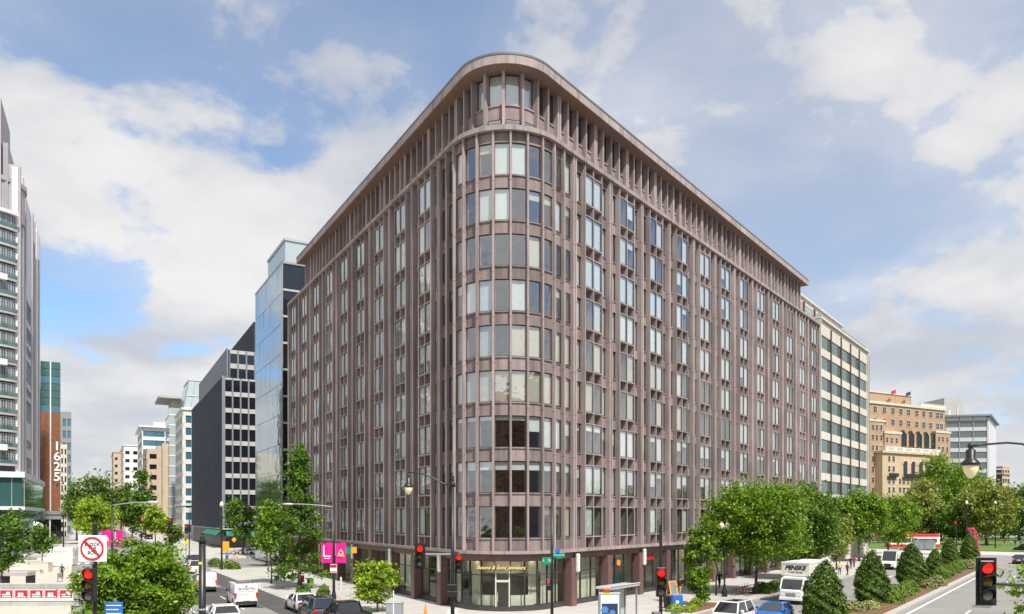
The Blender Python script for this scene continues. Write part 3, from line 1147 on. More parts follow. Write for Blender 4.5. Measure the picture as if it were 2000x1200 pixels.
# --- cream stone building with a glass crown
bx, by = at(356, 262)
t = building('stone_building', 'cream stone office block with sloped glass crown beyond the dark granite block', (bx, by), TS)
part('body', MB().box(.3, 26, .3, 26, 0, 44), 'dark_glass', t)
facade(t, (0, .31, 0), 0, 20, 0, 44.6, 10, 4.15, 2.2, 2.5, 5, 2.2, 'stone_white', 'blue_glass', proud=.3)
facade(t, (.31, 26, 0), -pi / 2, 26, 0, 44.6, 10, 4.15, 2.2, 2.5, 5, 2.6, 'stone_white', 'blue_glass', proud=.3)
part('base_course', MB().box(-.3, 20, -.35, 26, 11.2, 12.0).box(-.35, 20, -.4, 26, 43.9, 44.7), 'stone_white', t)
cr = MB()
cr.add([(0.4, .4, 44.7), (20, .4, 44.7), (20, 20, 44.7), (.4, 20, 44.7), (2.2, 2.2, 54.5), (20, 2.2, 54.5), (20, 18, 54.5), (2.2, 18, 54.5)],
       [(0, 1, 5, 4), (1, 2, 6, 5), (2, 3, 7, 6), (3, 0, 4, 7), (4, 5, 6, 7)])
gc = part('glass_crown', cr, 'pale_glass', t)
fr_ = MB()
for a, b in (((.4, .4, 44.7), (2.2, 2.2, 54.5)), ((2.2, 2.2, 54.5), (20, 2.2, 54.5)), ((2.2, 2.2, 54.5), (2.2, 18, 54.5)), ((.4, .4, 44.7), (20, .4, 44.7)), ((1.2, 1.2, 49), (20, 1.2, 49))):
    fr_.tube([a, b], .22, 6)
for k in range(1, 8):
    fr_.tube([(.4 + k * 2.3, .35, 44.7), (2.2 + k * 2.2, 2.15, 54.5)], .09, 5)
part('crown_frame', fr_, 'metal_grey', gc)
bx, by = at(331, 300)
t = building('slab_building', 'slim pale green glass slab with flat canopy roof, between stone and blue-banded blocks', (bx, by), TS)
part('body', MB().box(0, 10, 0, 20, 0, 50), 'pale_glass', t)
for k in range(12):
    part('floor_band', MB().box(-.12, 10, -.12, 20, 3 + k * 4, 3.5 + k * 4), 'panel_white', t)
part('canopy', MB().box(-4, 10, -2, 20, 53.5, 54.3).box(1, 9, 1, 18, 50, 53.5), 'concrete_grey', t)
# --- beige block with balconies
bx, by = at(286, 300)
t = building('beige_building', 'low beige apartment block with a blank brick end bay, above the street trees', (bx, by), TS)
part('body', MB().box(.3, 9, .3, 30, 0, 33.6), 'dark_glass', t)
facade(t, (0, .31, 0), 0, 5, 0, 34, 8, 4.1, 1.4, 1.9, 1, 2.2, 'stone_beige', 'dark_glass', proud=.3)
facade(t, (.31, 28, 0), -pi / 2, 28, 0, 34, 8, 4.1, 1.2, 2.2, 6, 1.2, 'stone_beige', 'dark_glass', proud=.3)
part('end_bay', MB().box(3.6, 5.4, -.6, 4, 0, 35.2).box(5.6, 11.2, -1.2, 10, 0, 36.2), 'stone_beige', t)
for k in range(7):
    part('balcony', MB().box(-1.3, 0, 2, 7, 6 + 4.1 * k, 6.25 + 4.1 * k).box(-1.3, -1.15, 2, 7, 6.25 + 4.1 * k, 7.2 + 4.1 * k), 'stone_beige', t)
# --- white and blue-glass building
bx, by = at(277, 350)
t = building('blue_banded_building', 'white office block with blue glass bands and stepped top far down the left street', (bx, by), TS)
part('body', MB().box(.3, 22, .3, 40, 0, 47), 'dark_glass', t)
facade(t, (0, .31, 0), 0, 20, 0, 48.2, 11, 4.25, 1.5, 2.6, 2, 1.0, 'panel_white', 'blue_glass', m_frame='metal_grey', nx=4)
facade(t, (.31, 40, 0), -pi / 2, 40, 0, 48.2, 11, 4.25, 1.5, 2.6, 8, .8, 'panel_white', 'blue_glass', m_frame='metal_grey')
part('roof_edge', MB().box(-1.2, 21, -1.2, 40, 48.2, 49), 'panel_white', t)
part('plant_room', MB().box(5, 20, 6, 30, 49, 51.5), 'metal_pale', t)
for nm, lab, px, Y, zt, mm, w in (('pale_building', 'pale apartment block with dark balcony strips, far down the left street', 241, 430, 47, 'stone_white', 16), ('tan_building', 'tan brick apartment block, farthest but one down the left street', 221, 500, 49, 'stone_beige', 14), ('grey_building', 'small grey block at the far end of the left street', 209, 600, 43, 'concrete_grey', 12)):
    bx, by = at(px, Y)
    t = building(nm, lab, (bx, by), TS)
    part('body', MB().box(.3, w, .3, 60, 0, zt - .4), 'dark_glass', t)
    facade(t, (0, .31, 0), 0, w, 0, zt, 10, zt / 10.4, 1.6, 1.9, 4, 1.8, mm, 'dark_glass')
    facade(t, (.31, 50, 0), -pi / 2, 50, 0, zt, 10, zt / 10.4, 1.6, 1.9, 10, 2.4, mm, 'dark_glass')
    part('roof_edge', MB().box(-.4, w + .3, -.4, 50, zt, zt + .7), mm, t)

# --- north side of the left street: curved glass tower
TN = radians(27.4)
tx, ty = at(34, 140)
t = building('glass_tower', 'tall grey-white tower with curved green-glass front, cut off by the left edge', (tx, ty), TN)
# local: corner at origin, y along the street, x to the right (towards the street)
TH = 71.5
RC = 9.0
part('side_wall', MB().box(-.9, 0, .6, 43.5, 0, TH), 'panel_white', t)
part('tower_block', MB().box(-14, -.9, 12, 43.5, 0, 66), 'panel_mauve', t)
for k, (y0, w, top, m_) in enumerate(((1.5, 1.2, 72.2, 'panel_mauve'), (6.0, 2.0, 72.0, 'metal_pale'), (11.5, 1.0, 72.3, 'panel_mauve'), (26, 1.4, 72.2, 'panel_mauve'), (31, .8, 72.0, 'metal_grey'), (36.5, 1.8, 72.4, 'metal_pale'), (42.3, 1.2, 72.6, 'panel_mauve'))):
    part('wall_fin', MB().box(-2, .35, y0, y0 + w, 14, top), m_, t)
for z0, z1 in ((47.5, 51), (43.2, 45.8), (40.5, 41.8), (35, 39), (32.2, 33.4), (27, 31), (21.5, 23), (15.5, 19.5)):
    me = pane_mesh(8.6, z1 - z0, 'metal_grey', 'dark_glass', 4, 1, .15, .12)
    obj('window', me, t, (.04, 15.2, z0), pi / 2)
a0, a1 = radians(-60), radians(48)
cc = (-RC * sin(a1) - .05, RC * cos(a1) + .2)


def tarc(r, n=18):
    return [(cc[0] + r * sin(a), cc[1] - r * cos(a)) for a in np.linspace(a0, a1, n + 1)]


fz, k = 16.5, 0
while fz < 62:
    part('floor_band', MB().strip(tarc(RC + .05), tarc(RC - 1.0), fz + .25, fz + .75), 'concrete_grey' if k % 3 else 'panel_mauve', t)
    part('balustrade', MB().strip(tarc(RC + .12), tarc(RC + .04), fz + .75, fz + 1.35), 'green_glass', t)
    for j in range(9):
        aa = a1 - (j + .5) * radians(6)
        ww = 2 * (RC - .4) * tan(radians(3)) - .04
        o = obj('window', bpy.data.meshes['tower_window'] if 'tower_window' in bpy.data.meshes else pane_mesh(ww, 2.25, 'metal_pale', 'grey_glass', 2, 2, .06, .08), t, (cc[0] + (RC - .4) * sin(aa) - ww / 2 * cos(aa), cc[1] - (RC - .4) * cos(aa) - ww / 2 * sin(aa), fz + .76), aa)
        if 'tower_window' not in bpy.data.meshes:
            o.data.name = 'tower_window'
    if k % 5 == 1:
        part('balcony', MB().strip([(cc[0] + (RC + 1.0) * sin(a), cc[1] - (RC + 1.0) * cos(a)) for a in np.linspace(radians(-5), radians(33), 8)], [(cc[0] + (RC - .1) * sin(a), cc[1] - (RC - .1) * cos(a)) for a in np.linspace(radians(-5), radians(33), 8)], fz - .1, fz + .95), 'panel_white', t)
    fz += 3.05
    k += 1
part('top_ring', MB().strip(tarc(RC + .4), tarc(RC - 1.2), fz, fz + .6), 'panel_white', t)
part('core', MB().strip(tarc(RC - .5), tarc(RC - .9), 10, fz), 'frame_dark', t)
part('penthouse_drum', MB().lathe([(6.2, fz + .3), (6.2, fz + 6.6), (6.5, fz + 6.6), (6.5, fz + 7.4), (0, fz + 7.4)], 28, (cc[0] + 1.2, cc[1], 0)), 'panel_mauve', t, smooth=False)
part('mast_fin', MB().box(cc[0] + 2.6, cc[0] + 4.2, 0, 14, fz, fz + 21), 'panel_mauve', t)
part('mast_fin', MB().box(cc[0] + 4.4, cc[0] + 5.2, 1, 12, fz, fz + 13.5), 'metal_grey', t)
part('podium', MB().box(-22, 1.4, -3, 43, 8.8, 9.4).box(-22, 1.4, -3.1, 43, 14.6, 15.6).box(-22, 1.4, -3.05, 43, 0, .6), 'panel_white', t)
part('podium_glass', MB().box(-22, 1.0, -2.4, 43, 9.4, 14.6).box(-22, .4, -1.6, 43, .6, 8.8), 'teal_glass', t)
for j in range(9):
    part('podium_mullion', MB().box(-14 + j * 1.9, -13.86 + j * 1.9, -2.5, -2.3, 9.4, 14.6), 'metal_grey', t)

# --- the brick building with the street number
bx, by = at(79, 205)
t = building('brick_building', 'brown brick building with teal glass top and a tall white street number 1625', (bx, by), radians(30.5))
part('brick_face', MB().box(0, 2.15, 0, 4, 9, 35.5).box(2.45, 4.6, 0, 4, 9, 35.5), 'brick_brown', t)
part('white_strip', MB().box(2.15, 2.45, -.12, 4, 9, 49), 'panel_white', t)
for z0 in range(7):
    part('window', MB().box(0 + (0 if z0 % 2 else 0), 2.13, .1, 4, 35.55 + z0 * 1.95, 35.55 + z0 * 1.95 + 1.85).box(2.47, 4.6, .1, 4, 35.55 + z0 * 1.95, 35.55 + z0 * 1.95 + 1.85), 'teal_glass' if z0 not in (0, 4) else 'blue_glass', t)
part('body', MB().box(-1.9, 4.55, 4, 16, 0, 48.5), 'concrete_grey', t)
for k in range(9):
    part('wing_window', MB().box(-1.8, -.25, .6, 2, 11 + k * 3.9, 13.6 + k * 3.9), 'dark_glass', t)
    part('wing_band', MB().box(-1.9, -.1, .4, 4, 9.0 + k * 3.9, 10.9 + k * 3.9), 'panel_white', t)
part('entrance_canopy', MB().box(-2.4, 5.4, -1.5, 4, 6.8, 9.0).box(-2.5, 5.5, -1.8, 4, 8.1, 9.02), 'metal_grey', t)
part('entrance_glass', MB().box(-1.8, 4.8, 1.2, 4, 0, 6.8), 'dark_glass', t)
part('entrance_post', MB().box(2.0, 2.35, -1.2, -.8, 0, 6.8), 'panel_white', t)
for k, ch in enumerate('1625'):
    text('numeral', ch, 3.3, 'letter_white', t, (3.8, -.12, 26.4 - k * 2.75), (pi / 2, 0, 0), .06, 0, .05)
for nm, lab, px, Y, zt, w, mm, gg in (('blue_tower', 'narrow blue glass tower peeping out behind the brick building with the number', 121, 300, 48.5, 3.2, 'metal_grey', 'blue_glass'), ('pale_stone_building', 'pale stone block edge-on behind the brick building with the number', 118, 250, 31, 1.9, 'stone_cream', 'dark_glass')):
    bx, by = at(px, Y)
    t = building(nm, lab, (bx, by), radians(30))
    part('body', MB().box(-8, w - .3, .3, 30, 0, zt - .2), mm, t)
    facade(t, (0, .31, 0), 0, w, 0, zt, 10, zt / 10.4, .9, zt / 10.4 * .62, 2, .5, mm, gg)

# --- right: cream building with green steel windows, next along the avenue
o_ = PR(76.2, 0)
t = building('cream_building', 'cream stone office block with steel-framed ribbon windows beside the brown building', o_, RZR)
WC = 32.0
part('body', MB().box(0.05, WC - .05, .62, 25, 0, 39.0), 'dark_glass', t)
facade(t, (0, .60, 0), 0, WC, 6.9, 39.2, 9, 3.36, 1.05, 2.15, 5, .22, 'stone_cream', 'green_glass', m_frame='metal_grey', proud=.22, nx=6, nz=3)
part('street_wall', MB().box(0, WC, .4, 1.0, 0, 6.9), 'stone_cream', t)
part('side_wall', MB().box(-.25, .04, .1, 25, 0, 39.3).box(WC - .04, WC + .3, .1, 25, 0, 39.3), 'stone_cream', t)
for k in range(1, 5):
    part('downpipe_fin', MB().box(k * 6.4 - .12, k * 6.4 + .12, .16, .5, 5, 38.6), 'frame_bronze', t)
part('corner_pipe', MB().box(WC + .3, WC + .75, .05, .6, 0, 38.6), 'teal_glass', t)
part('coping', MB().box(-.3, WC + .35, .0, 25, 39.3, 39.6), 'stone_cream', t)
part('terrace_rail', MB().box(0, WC, .5, .58, 39.6, 40.4), 'metal_grey', t)
part('penthouse', MB().box(-6.0, 25, 3.2, 22, 39.5, 43.2), 'stone_cream', t)
part('penthouse_coping', MB().box(-6.3, 25.3, 2.9, 22, 43.2, 43.55), 'stone_cream', t)
for k in range(5):
    obj('window', pane_mesh(4.6, 1.7, 'metal_grey', 'pale_glass', 6, 2), t, (-4.5 + k * 6.0, 3.2, 40.6))
    part('penthouse_fin', MB().box(.6 + k * 6.0, .9 + k * 6.0, 2.9, 3.2, 39.6, 42.6), 'frame_bronze', t)

# --- brick club building at the square
hx, hy = 119.0, 255.0
t = building('brick_club', 'tan brick club building with white balustrade and arched windows behind the park trees', (hx, hy), radians(28))


def hz(y):
    return CAM_H + (1008 - y) * .174


def hxx(px, d=0.0):
    return (px - 1700) * .276 - 1.5 * d


part('main_block', MB().box(-6, 40, 0, 22, 0, hz(793)), 'brick_tan', t)
part('parapet', MB().box(-6.3, 40.3, -.4, 22, hz(793), hz(788)), 'stone_cream', t)
part('balustrade', MB().box(26, 40, -.2, .1, hz(788), hz(783)).box(26, 40, -.3, .3, hz(783), hz(782)), 'stone_white', t)
part('penthouse', MB().box(-6, 27, 4, 20, hz(788), hz(766)), 'brick_tan', t)
part('penthouse_coping', MB().box(-6, 27.3, 3.7, 20, hz(766), hz(764)), 'stone_cream', t)
def slab(name, px0, px1, d, z0, z1, m_, over=0.0):
    part(name, MB().box(hxx(px0, d) - over, hxx(px1, d) + over, -d - over, 0, z0, z1), m_, t)


slab('wing', 1690, 1727, 1.2, 0, hz(828), 'brick_tan')
slab('wing_coping', 1690, 1727, 1.2, hz(828), hz(824), 'stone_cream', .2)
slab('wing', 1727, 1758, 1.8, 0, hz(850), 'brick_tan')
slab('wing_coping', 1727, 1758, 1.8, hz(850), hz(845), 'stone_cream', .2)
slab('wing', 1826, 1856, 1.2, 0, hz(840), 'brick_tan')
slab('wing_coping', 1826, 1856, 1.2, hz(840), hz(836), 'stone_cream', .2)
FD = 4.0
slab('stone_front', 1724, 1836, FD, 0, hz(886), 'stone_tan')
slab('front_cornice', 1724, 1836, FD, hz(889), hz(885), 'stone_tan', .6)
slab('sunroom', 1730, 1836, FD - .6, hz(885), hz(876), 'stone_white')
w1 = pane_mesh(1.9, 2.2, 'stone_cream', 'dark_glass', 2, 2, .12, .14)
w2 = pane_mesh(1.2, 1.9, 'stone_cream', 'dark_glass', 1, 2, .1, .14)
for px in (1708, 1725, 1741, 1756, 1771, 1787, 1801, 1815, 1829, 1837):
    for y in (810, 832):
        obj('window', w1, t, (hxx(px) - .9, 0, hz(y)))
for px in (1705, 1712, 1720):
    for y in (845, 864, 884, 905, 925, 945, 965):
        obj('window', w2, t, (hxx(px, 1.2) - .6, -1.2, hz(y)))
for px in (1731, 1740, 1749):
    obj('window', w2, t, (hxx(px, 1.8) - .6, -1.8, hz(868)))
for px in (1832, 1840, 1849):
    for y in (858, 878, 898, 918):
        obj('window', w2, t, (hxx(px, 1.2) - .6, -1.2, hz(y)))
for px in (1736, 1744):
    for y in (905, 924, 947, 964):
        obj('window', w2, t, (hxx(px, FD) - .6, -FD, hz(y)))
for px in (1756, 1763, 1771, 1778, 1786, 1793, 1801, 1808, 1816, 1823):
    for y in (947, 964):
        obj('window', w2, t, (hxx(px, FD) - .6, -FD, hz(y)))
for k in range(6):
    obj('window', pane_mesh(3.0, 1.2, 'stone_white', 'pale_glass', 3, 1, .12, .1), t, (hxx(1734, FD - .6) + k * 4.6, -FD + .6, hz(884)))
for px in (1762, 1777, 1792, 1807, 1821):
    d = .8
    x = hxx(px, d)
    b = MB()
    pts = [(x - 1.2, hz(871)), (x + 1.2, hz(871)), (x + 1.2, hz(849)), (x, hz(840)), (x - 1.2, hz(849))]
    b.loft([[(p[0], -d, p[1]) for p in pts], [(p[0], .1, p[1]) for p in pts]])
    g = part('gabled_window', b, 'dark_glass', t)
    b = MB()
    for a_, b_ in ((0, 4), (1, 2), (2, 3), (3, 4)):
        b.tube([(pts[a_][0], -d - .05, pts[a_][1]), (pts[b_][0], -d - .05, pts[b_][1])], .16, 5)
    b.tube([(x, -d - .05, pts[0][1]), (x, -d - .05, pts[3][1])], .1, 5)
    part('frame', b, 'frame_green', g)
    part('pilaster', MB().box(x - 2.5, x - 1.5, -.9, 0, hz(872), hz(846)), 'brick_tan', t)
for px in (1766, 1781, 1796, 1810):
    x = hxx(px, FD)
    ring = [(x - .95, hz(930)), (x + .95, hz(930))] + [(x + .95 * cos(a), hz(908) + .95 * sin(a)) for a in np.linspace(0, pi, 9)]
    part('arched_window', MB().loft([[(p[0], -FD - .12, p[1]) for p in ring], [(p[0], -FD + .1, p[1]) for p in ring]]), 'dark_glass', t)
    ring2 = [(x + 1.15 * cos(a), hz(908) + 1.15 * sin(a)) for a in np.linspace(0, pi, 9)]
    part('arch_trim', MB().tube([(p[0], -FD - .1, p[1]) for p in ring2], .18, 5), 'stone_cream', t)
for p0, p1 in ((1760, 1818), (1732, 1750)):
    part('balcony_rail', MB().box(hxx(p0, FD), hxx(p1, FD), -FD - .9, -FD - .75, hz(933), hz(927)).box(hxx(p0, FD), hxx(p1, FD), -FD - .9, -FD, hz(934), hz(933)), 'metal_black', t)
for px, mm in ((1757, 'red'), (1786, 'navy')):
    f = thing('flagpole', 'flagpole with a small %s flag on the roof of the brick club' % ('striped' if mm == 'red' else 'dark blue'), 'flagpole', (hx + hxx(px) * cos(radians(28)), hy + hxx(px) * sin(radians(28)), hz(788)), radians(28))
    part('pole', MB().tube([(0, 2, 0), (0, 2, 5.2)], .09, 6), 'metal_grey', f)
    fl = MB()
    n_ = 6
    for i in range(n_):
        x0, x1 = -i * .42, -(i + 1) * .42
        fl.quad((x0, 2 + .15 * sin(i), 5.1 - i * .12), (x1, 2 + .15 * sin(i + 1), 5.1 - (i + 1) * .12), (x1, 2 + .15 * sin(i + 1), 3.9 - (i + 1) * .12), (x0, 2 + .15 * sin(i), 3.9 - i * .12))
    part('flag', fl, 'cloth_' + mm, f)

# --- glass building beyond the park, grey stepped block, small stone block
bx, by = at(1928, 300)
t = building('park_glass_building', 'grey-blue glass office block with ribbon windows and white flank beyond the park', (bx, by), radians(-10))
part('body', MB().box(-25, 0, .4, 20, 0, 46.0), 'blue_glass', t)
facade(t, (-25, .39, 0), 0, 25, 0, 46.6, 11, 4.1, 1.5, 2.6, 5, .3, 'metal_pale', 'grey_glass', m_frame='metal_grey', nx=4, m_pier='metal_grey', pier_proud=.4)
for k in range(9):
    part('flank_fin', MB().box(-.2, .5, .5 + k * 4.2, 1.2 + k * 4.2 + 2.2, 0, 46.5), 'panel_white', t, rz=radians(-26))
part('roof_edge', MB().box(-25.5, 1.0, -1.2, 20, 46.6, 47.3), 'slate_frame', t)
part('flank_roof', MB().box(-.8, 1.6, -.4, 39, 46.6, 47.3), 'slate_frame', t, rz=radians(-26))
bx, by = at(1840, 380)
t = building('stepped_building', 'pale grey concrete block with stepped sloping roof behind the glass block', (bx, by), radians(8))
b = MB()
prof = [(-8, 0), (32, 0), (32, 38), (20, 64), (17, 67.2), (2, 66), (2, 62.5), (-7, 61)]
b.loft([[(p[0] * .55, 0, p[1]) for p in prof], [(p[0] * .55, 16, p[1]) for p in prof]])
part('body', b, 'concrete_grey', t)
part('wall_fin', MB().box(3.2, 4.4, -.3, 0, 30, 60).box(8, 8.5, -.3, 0, 30, 62), 'stone_white', t)
bx, by = at(1961, 420)
t = building('small_stone_building', 'small far stone block with dark window bands at the right edge', (bx, by), radians(35))
part('body', MB().box(-2, 7, .3, 14, 0, 33), 'dark_glass', t)
facade(t, (-2, .31, 0), 0, 9, 0, 34.2, 7, 4.7, 2.2, 2.4, 3, .7, 'stone_beige', 'dark_glass')
part('cornice', MB().box(-2.6, 7.8, -.9, 14, 30.5, 31.3).box(-2.2, 7.2, -.2, 14, 34.2, 34.9), 'stone_beige', t)

# --- the blocks across the junction behind the viewpoint, mirrored in the corner's windows
for nm, lab, loc, rz_, W_, zt, mm, nc in (('brick_block', 'brown brick office block mirrored in the lower corner windows', (52, -26), pi, 112, 31, 'brick_brown', 24),
                                         ('beige_block', 'beige block mirrored in the right-hand corner windows', (92, 10), radians(115), 34, 34, 'stone_beige', 8)):
    t = building(nm, lab, loc, rz_)
    part('body', MB().box(.1, W_ - .1, .3, 14, 0, zt - .3), 'dark_glass', t)
    facade(t, (0, .31, 0), 0, W_, 0, zt, int(zt / 3.7), 3.7, 1.2, 1.9, nc, 1.6, mm, 'dark_glass', nx=2)
    part('roof_edge', MB().box(-.3, W_ + .3, -.3, 14, zt, zt + .6), mm, t)

# ------------------------------------------------------------------ vegetation
def leaf_mesh(name, P, Nn, size, m, seed, jitter=.7, aspect=.55):
    r = np.random.default_rng(seed)
    n = len(P)
    Nn = Nn + r.normal(0, jitter, (n, 3))
    Nn /= np.linalg.norm(Nn, axis=1)[:, None] + 1e-9
    T = np.cross(Nn, r.normal(0, 1, (n, 3)))
    T /= np.linalg.norm(T, axis=1)[:, None] + 1e-9
    B = np.cross(Nn, T)
    L = size * r.uniform(.5, 1.5, n)[:, None]
    Wd = L * aspect
    V = np.empty((n, 4, 3))
    V[:, 0] = P - T * L * .5
    V[:, 1] = P + B * Wd * .5 - T * L * .05
    V[:, 2] = P + T * L * .5
    V[:, 3] = P - B * Wd * .5 - T * L * .05
    me = bpy.data.meshes.new(name)
    me.vertices.add(n * 4)
    me.vertices.foreach_set('co', V.reshape(-1))
    me.loops.add(n * 4)
    me.loops.foreach_set('vertex_index', np.arange(n * 4, dtype=np.int32))
    me.polygons.add(n)
    me.polygons.foreach_set('loop_start', np.arange(0, n * 4, 4, dtype=np.int32))
    me.materials.append(M[m])
    me.update()
    return me


def tree(name, label, loc, h, cz, rad, m, leaf=.3, n=6000, clumps=46, seed=1, trunk=.16, shape='round', flat=.75, group=None, lean=(0, 0), zbase=.1):
    """trunk, limbs and a crown of leaf clumps; cz crown centre height, rad its half axes"""
    r = np.random.default_rng(seed)
    t = thing(name, label, 'tree', (loc[0], loc[1], zbase), r.uniform(0, .4), group)
    rad = np.array(rad, float)
    D = r.normal(0, 1, (clumps, 3))
    D /= np.linalg.norm(D, axis=1)[:, None]
    rr = r.uniform(.30, .98, clumps) ** .7
    Q = D * rr[:, None]
    if shape == 'cone':
        z = r.uniform(-1, 1, clumps) * .98
        a = np.arange(clumps) * 2.4
        wd = (1 - z) / 2 * .95 + .10
        q = wd * r.uniform(.35, 1, clumps)
        Q = np.stack([q * np.cos(a), q * np.sin(a), z], 1)
    elif shape == 'column':
        z = r.uniform(-1, 1, clumps)
        a = np.arange(clumps) * 2.4
        q = r.uniform(.3, .95, clumps) * np.sqrt(np.clip(1 - (z * .8) ** 2, .1, 1))
        Q = np.stack([q * np.cos(a), q * np.sin(a), z], 1)
    cen = Q * rad + np.array((lean[0], lean[1], cz))
    cr = r.uniform(.17, .33, clumps) * min(rad[0], rad[1]) * (46 / clumps) ** .25
    if shape in ('cone', 'column'):
        cr *= .95
    per = np.maximum(30, (n * cr ** 2 / (cr ** 2).sum())).astype(int)
    P, Nn = [], []
    for c, q, k in zip(cen, cr, per):
        d = r.normal(0, 1, (k, 3))
        d /= np.linalg.norm(d, axis=1)[:, None]
        ax = r.uniform(.7, 1.35, 3)
        off = r.normal(0, 1, (k, 3)) * q * .62 * ax
        off[:, 2] *= flat
        far = r.uniform(0, 1, k) < .12
        off[far] *= 1.7
        P.append(c + off)
        Nn.append(d * .6 + np.array((0, 0, .75)))
    P, Nn = np.concatenate(P), np.concatenate(Nn)
    obj('crown', leaf_mesh('crown', P, Nn, leaf, m, seed + 5), t)
    b = MB()
    top = cz + rad[2] * (.75 if shape != 'round' else .35)
    k_ = 7
    pts = [(lean[0] * (i / k_) ** 2 + r.normal(0, .03) * i, lean[1] * (i / k_) ** 2 + r.normal(0, .03) * i, top * i / k_ - .1) for i in range(k_ + 1)]
    b.tube(pts, [trunk * (1.25 if i == 0 else 1 - .8 * i / k_) for i in range(k_ + 1)], 8)
    for c in cen[r.choice(clumps, min(clumps, 14), replace=False)]:
        z0 = max(cz - rad[2] * .9, min(c[2] - .25 * rad[2], top * .92))
        f = np.clip(z0 / top, 0, 1)
        s0 = np.array((lean[0] * f * f, lean[1] * f * f, z0))
        mid = (s0 + c) / 2 + np.array((0, 0, -.05 * rad[2]))
        b.tube([s0, mid, c], [trunk * .45 * (1 - .5 * f), trunk * .25, trunk * .08], 5)
    part('trunk', b, 'bark', t, smooth=True)
    return t


ST = 'trees along the left street'
SA = 'trees along the avenue pavement'
PK = 'trees in the park'
x, y = at(262, 40)
tree('honey_locust', 'large feathery bright green tree in the left foreground beside the round no-blocking sign', (x, y), 6.4, 3.5, (3.0, 2.6, 2.75), 'leaf_bright', .19, 42000, 190, 3, .13, flat=.5)
x, y = at(4, 70)
tree('plaza_tree', 'leafy green tree at the left edge in front of the white pavilion', (x, y), 8.6, 5.4, (1.75, 1.8, 3.1), 'leaf_mid', .32, 5000, 50, 11, .12)
x, y = at(30, 175)
tree('plaza_tree', 'green tree behind the white pavilion below the curved tower', (x, y), 10, 8.3, (5.2, 4, 3.0), 'leaf_bright', .7, 3200, 40, 12, .2)
x, y = at(84, 112)
tree('plaza_tree', 'small green plaza tree between pavilion and brick building entrance', (x, y), 6, 4.3, (1.6, 1.6, 2.2), 'leaf_mid', .4, 1800, 26, 121, .1)
x, y = at(187, 92)
tree('street_tree', 'yellow-green street tree above the pink banners on the left street', (x, y), 9.5, 7.4, (2.5, 2.3, 2.3), 'leaf_yellow', .28, 8500, 60, 13, .13, group=ST)
x, y = at(181, 205)
tree('street_tree', 'broad dark green tree left of the road, far down the left street', (x, y), 19, 12.3, (6.8, 6, 6.6), 'leaf_dark', .75, 5200, 60, 14, .3, group=ST)
x, y = at(150, 235)
tree('street_tree', 'mid green tree half hidden at the left of the broad dark one', (x, y), 15, 10.0, (4.2, 4, 5.2), 'leaf_mid', .8, 2500, 40, 141, .3, group=ST)
x, y = at(237, 265)
tree('street_tree', 'very dark tree closing the view down the left street', (x, y), 20, 12.8, (4.6, 5, 7.0), 'leaf_dark', .9, 3500, 45, 15, .3, group=ST)
x, y = at(276, 205)
tree('street_tree', 'tall bright green pointed tree in front of the beige apartment block', (x, y), 20, 12.4, (4.2, 4, 7.2), 'leaf_mid', .7, 4000, 50, 16, .25, 'cone', group=ST)
x, y = at(258, 190)
tree('street_tree', 'rounded mid green tree left of the pointed one by the road', (x, y), 13, 8.4, (3.6, 3.4, 4.2), 'leaf_mid', .7, 3000, 40, 17, .2, group=ST)
x, y = at(303, 165)
tree('street_tree', 'yellow-green tree above the angled parked cars', (x, y), 10, 6.9, (3.2, 3, 2.7), 'leaf_yellow', .6, 3000, 40, 18, .16, group=ST)
x, y = at(336, 168)
tree('street_tree', 'small dark green tree right of the parked cars by the yellow diamond sign', (x, y), 6, 3.9, (2.0, 2, 2.4), 'leaf_dark', .55, 1800, 26, 19, .12, group=ST)
x, y = at(474, 150)
tree('street_tree', 'round green tree in front of the dark granite block', (x, y), 11.5, 7.3, (3.1, 3.1, 4.0), 'leaf_mid', .5, 4200, 50, 20, .2, group=ST)
x, y = at(520, 118)
tree('street_tree', 'low light green tree at the foot of the mirror-glass block', (x, y), 5.5, 3.6, (1.9, 1.9, 1.7), 'leaf_bright', .45, 1600, 26, 21, .1, group=ST)
x, y = at(584, 80)
tree('street_tree', 'tall dark green spire-shaped tree against the left front of the brown building', (x, y), 15.2, 8.0, (2.8, 2.7, 7.1), 'leaf_mid', .30, 16000, 120, 31, .17, 'cone', .55, group=ST)
x, y = at(530, 86)
tree('street_tree', 'bright green low branch tree left of the spire-shaped tree', (x, y), 10, 6.6, (1.7, 1.6, 3.2), 'leaf_bright', .42, 1900, 34, 23, .1, group=ST)
x, y = at(737, 60.5)
tree('young_tree', 'young bright green tree on the corner pavement beside the grey utility box', (x, y), 4.3, 2.45, (1.85, 1.7, 1.75), 'leaf_yellow', .24, 6000, 50, 24, .07, flat=.45, group=ST)
x, y = at(1366, 65)
tree('avenue_tree', 'slim columnar bright green tree in a planted bed by the white car', (x, y), 6.3, 3.5, (1.15, 1.1, 2.85), 'leaf_bright', .24, 10000, 70, 25, .08, 'column', group=SA)
x, y = at(1478, 74.5)
tree('avenue_tree', 'large spreading green tree over the planted bed behind the delivery truck', (x, y), 11.0, 7.0, (4.9, 4.4, 3.9), 'leaf_bright', .27, 36000, 160, 26, .17, group=SA)
x, y = at(1398, 73)
tree('avenue_tree', 'small leafy tree beside the twin-globe lamp post', (x, y), 8, 5.4, (1.9, 1.8, 2.2), 'leaf_bright', .25, 5000, 44, 261, .1, group=SA)
x, y = at(1562, 92)
tree('avenue_tree', 'dark green tree half hidden behind the large spreading one', (x, y), 12, 6.9, (4.6, 4.2, 5.1), 'leaf_mid', .35, 24000, 120, 27, .18, group=SA)
x, y = at(1634, 108)
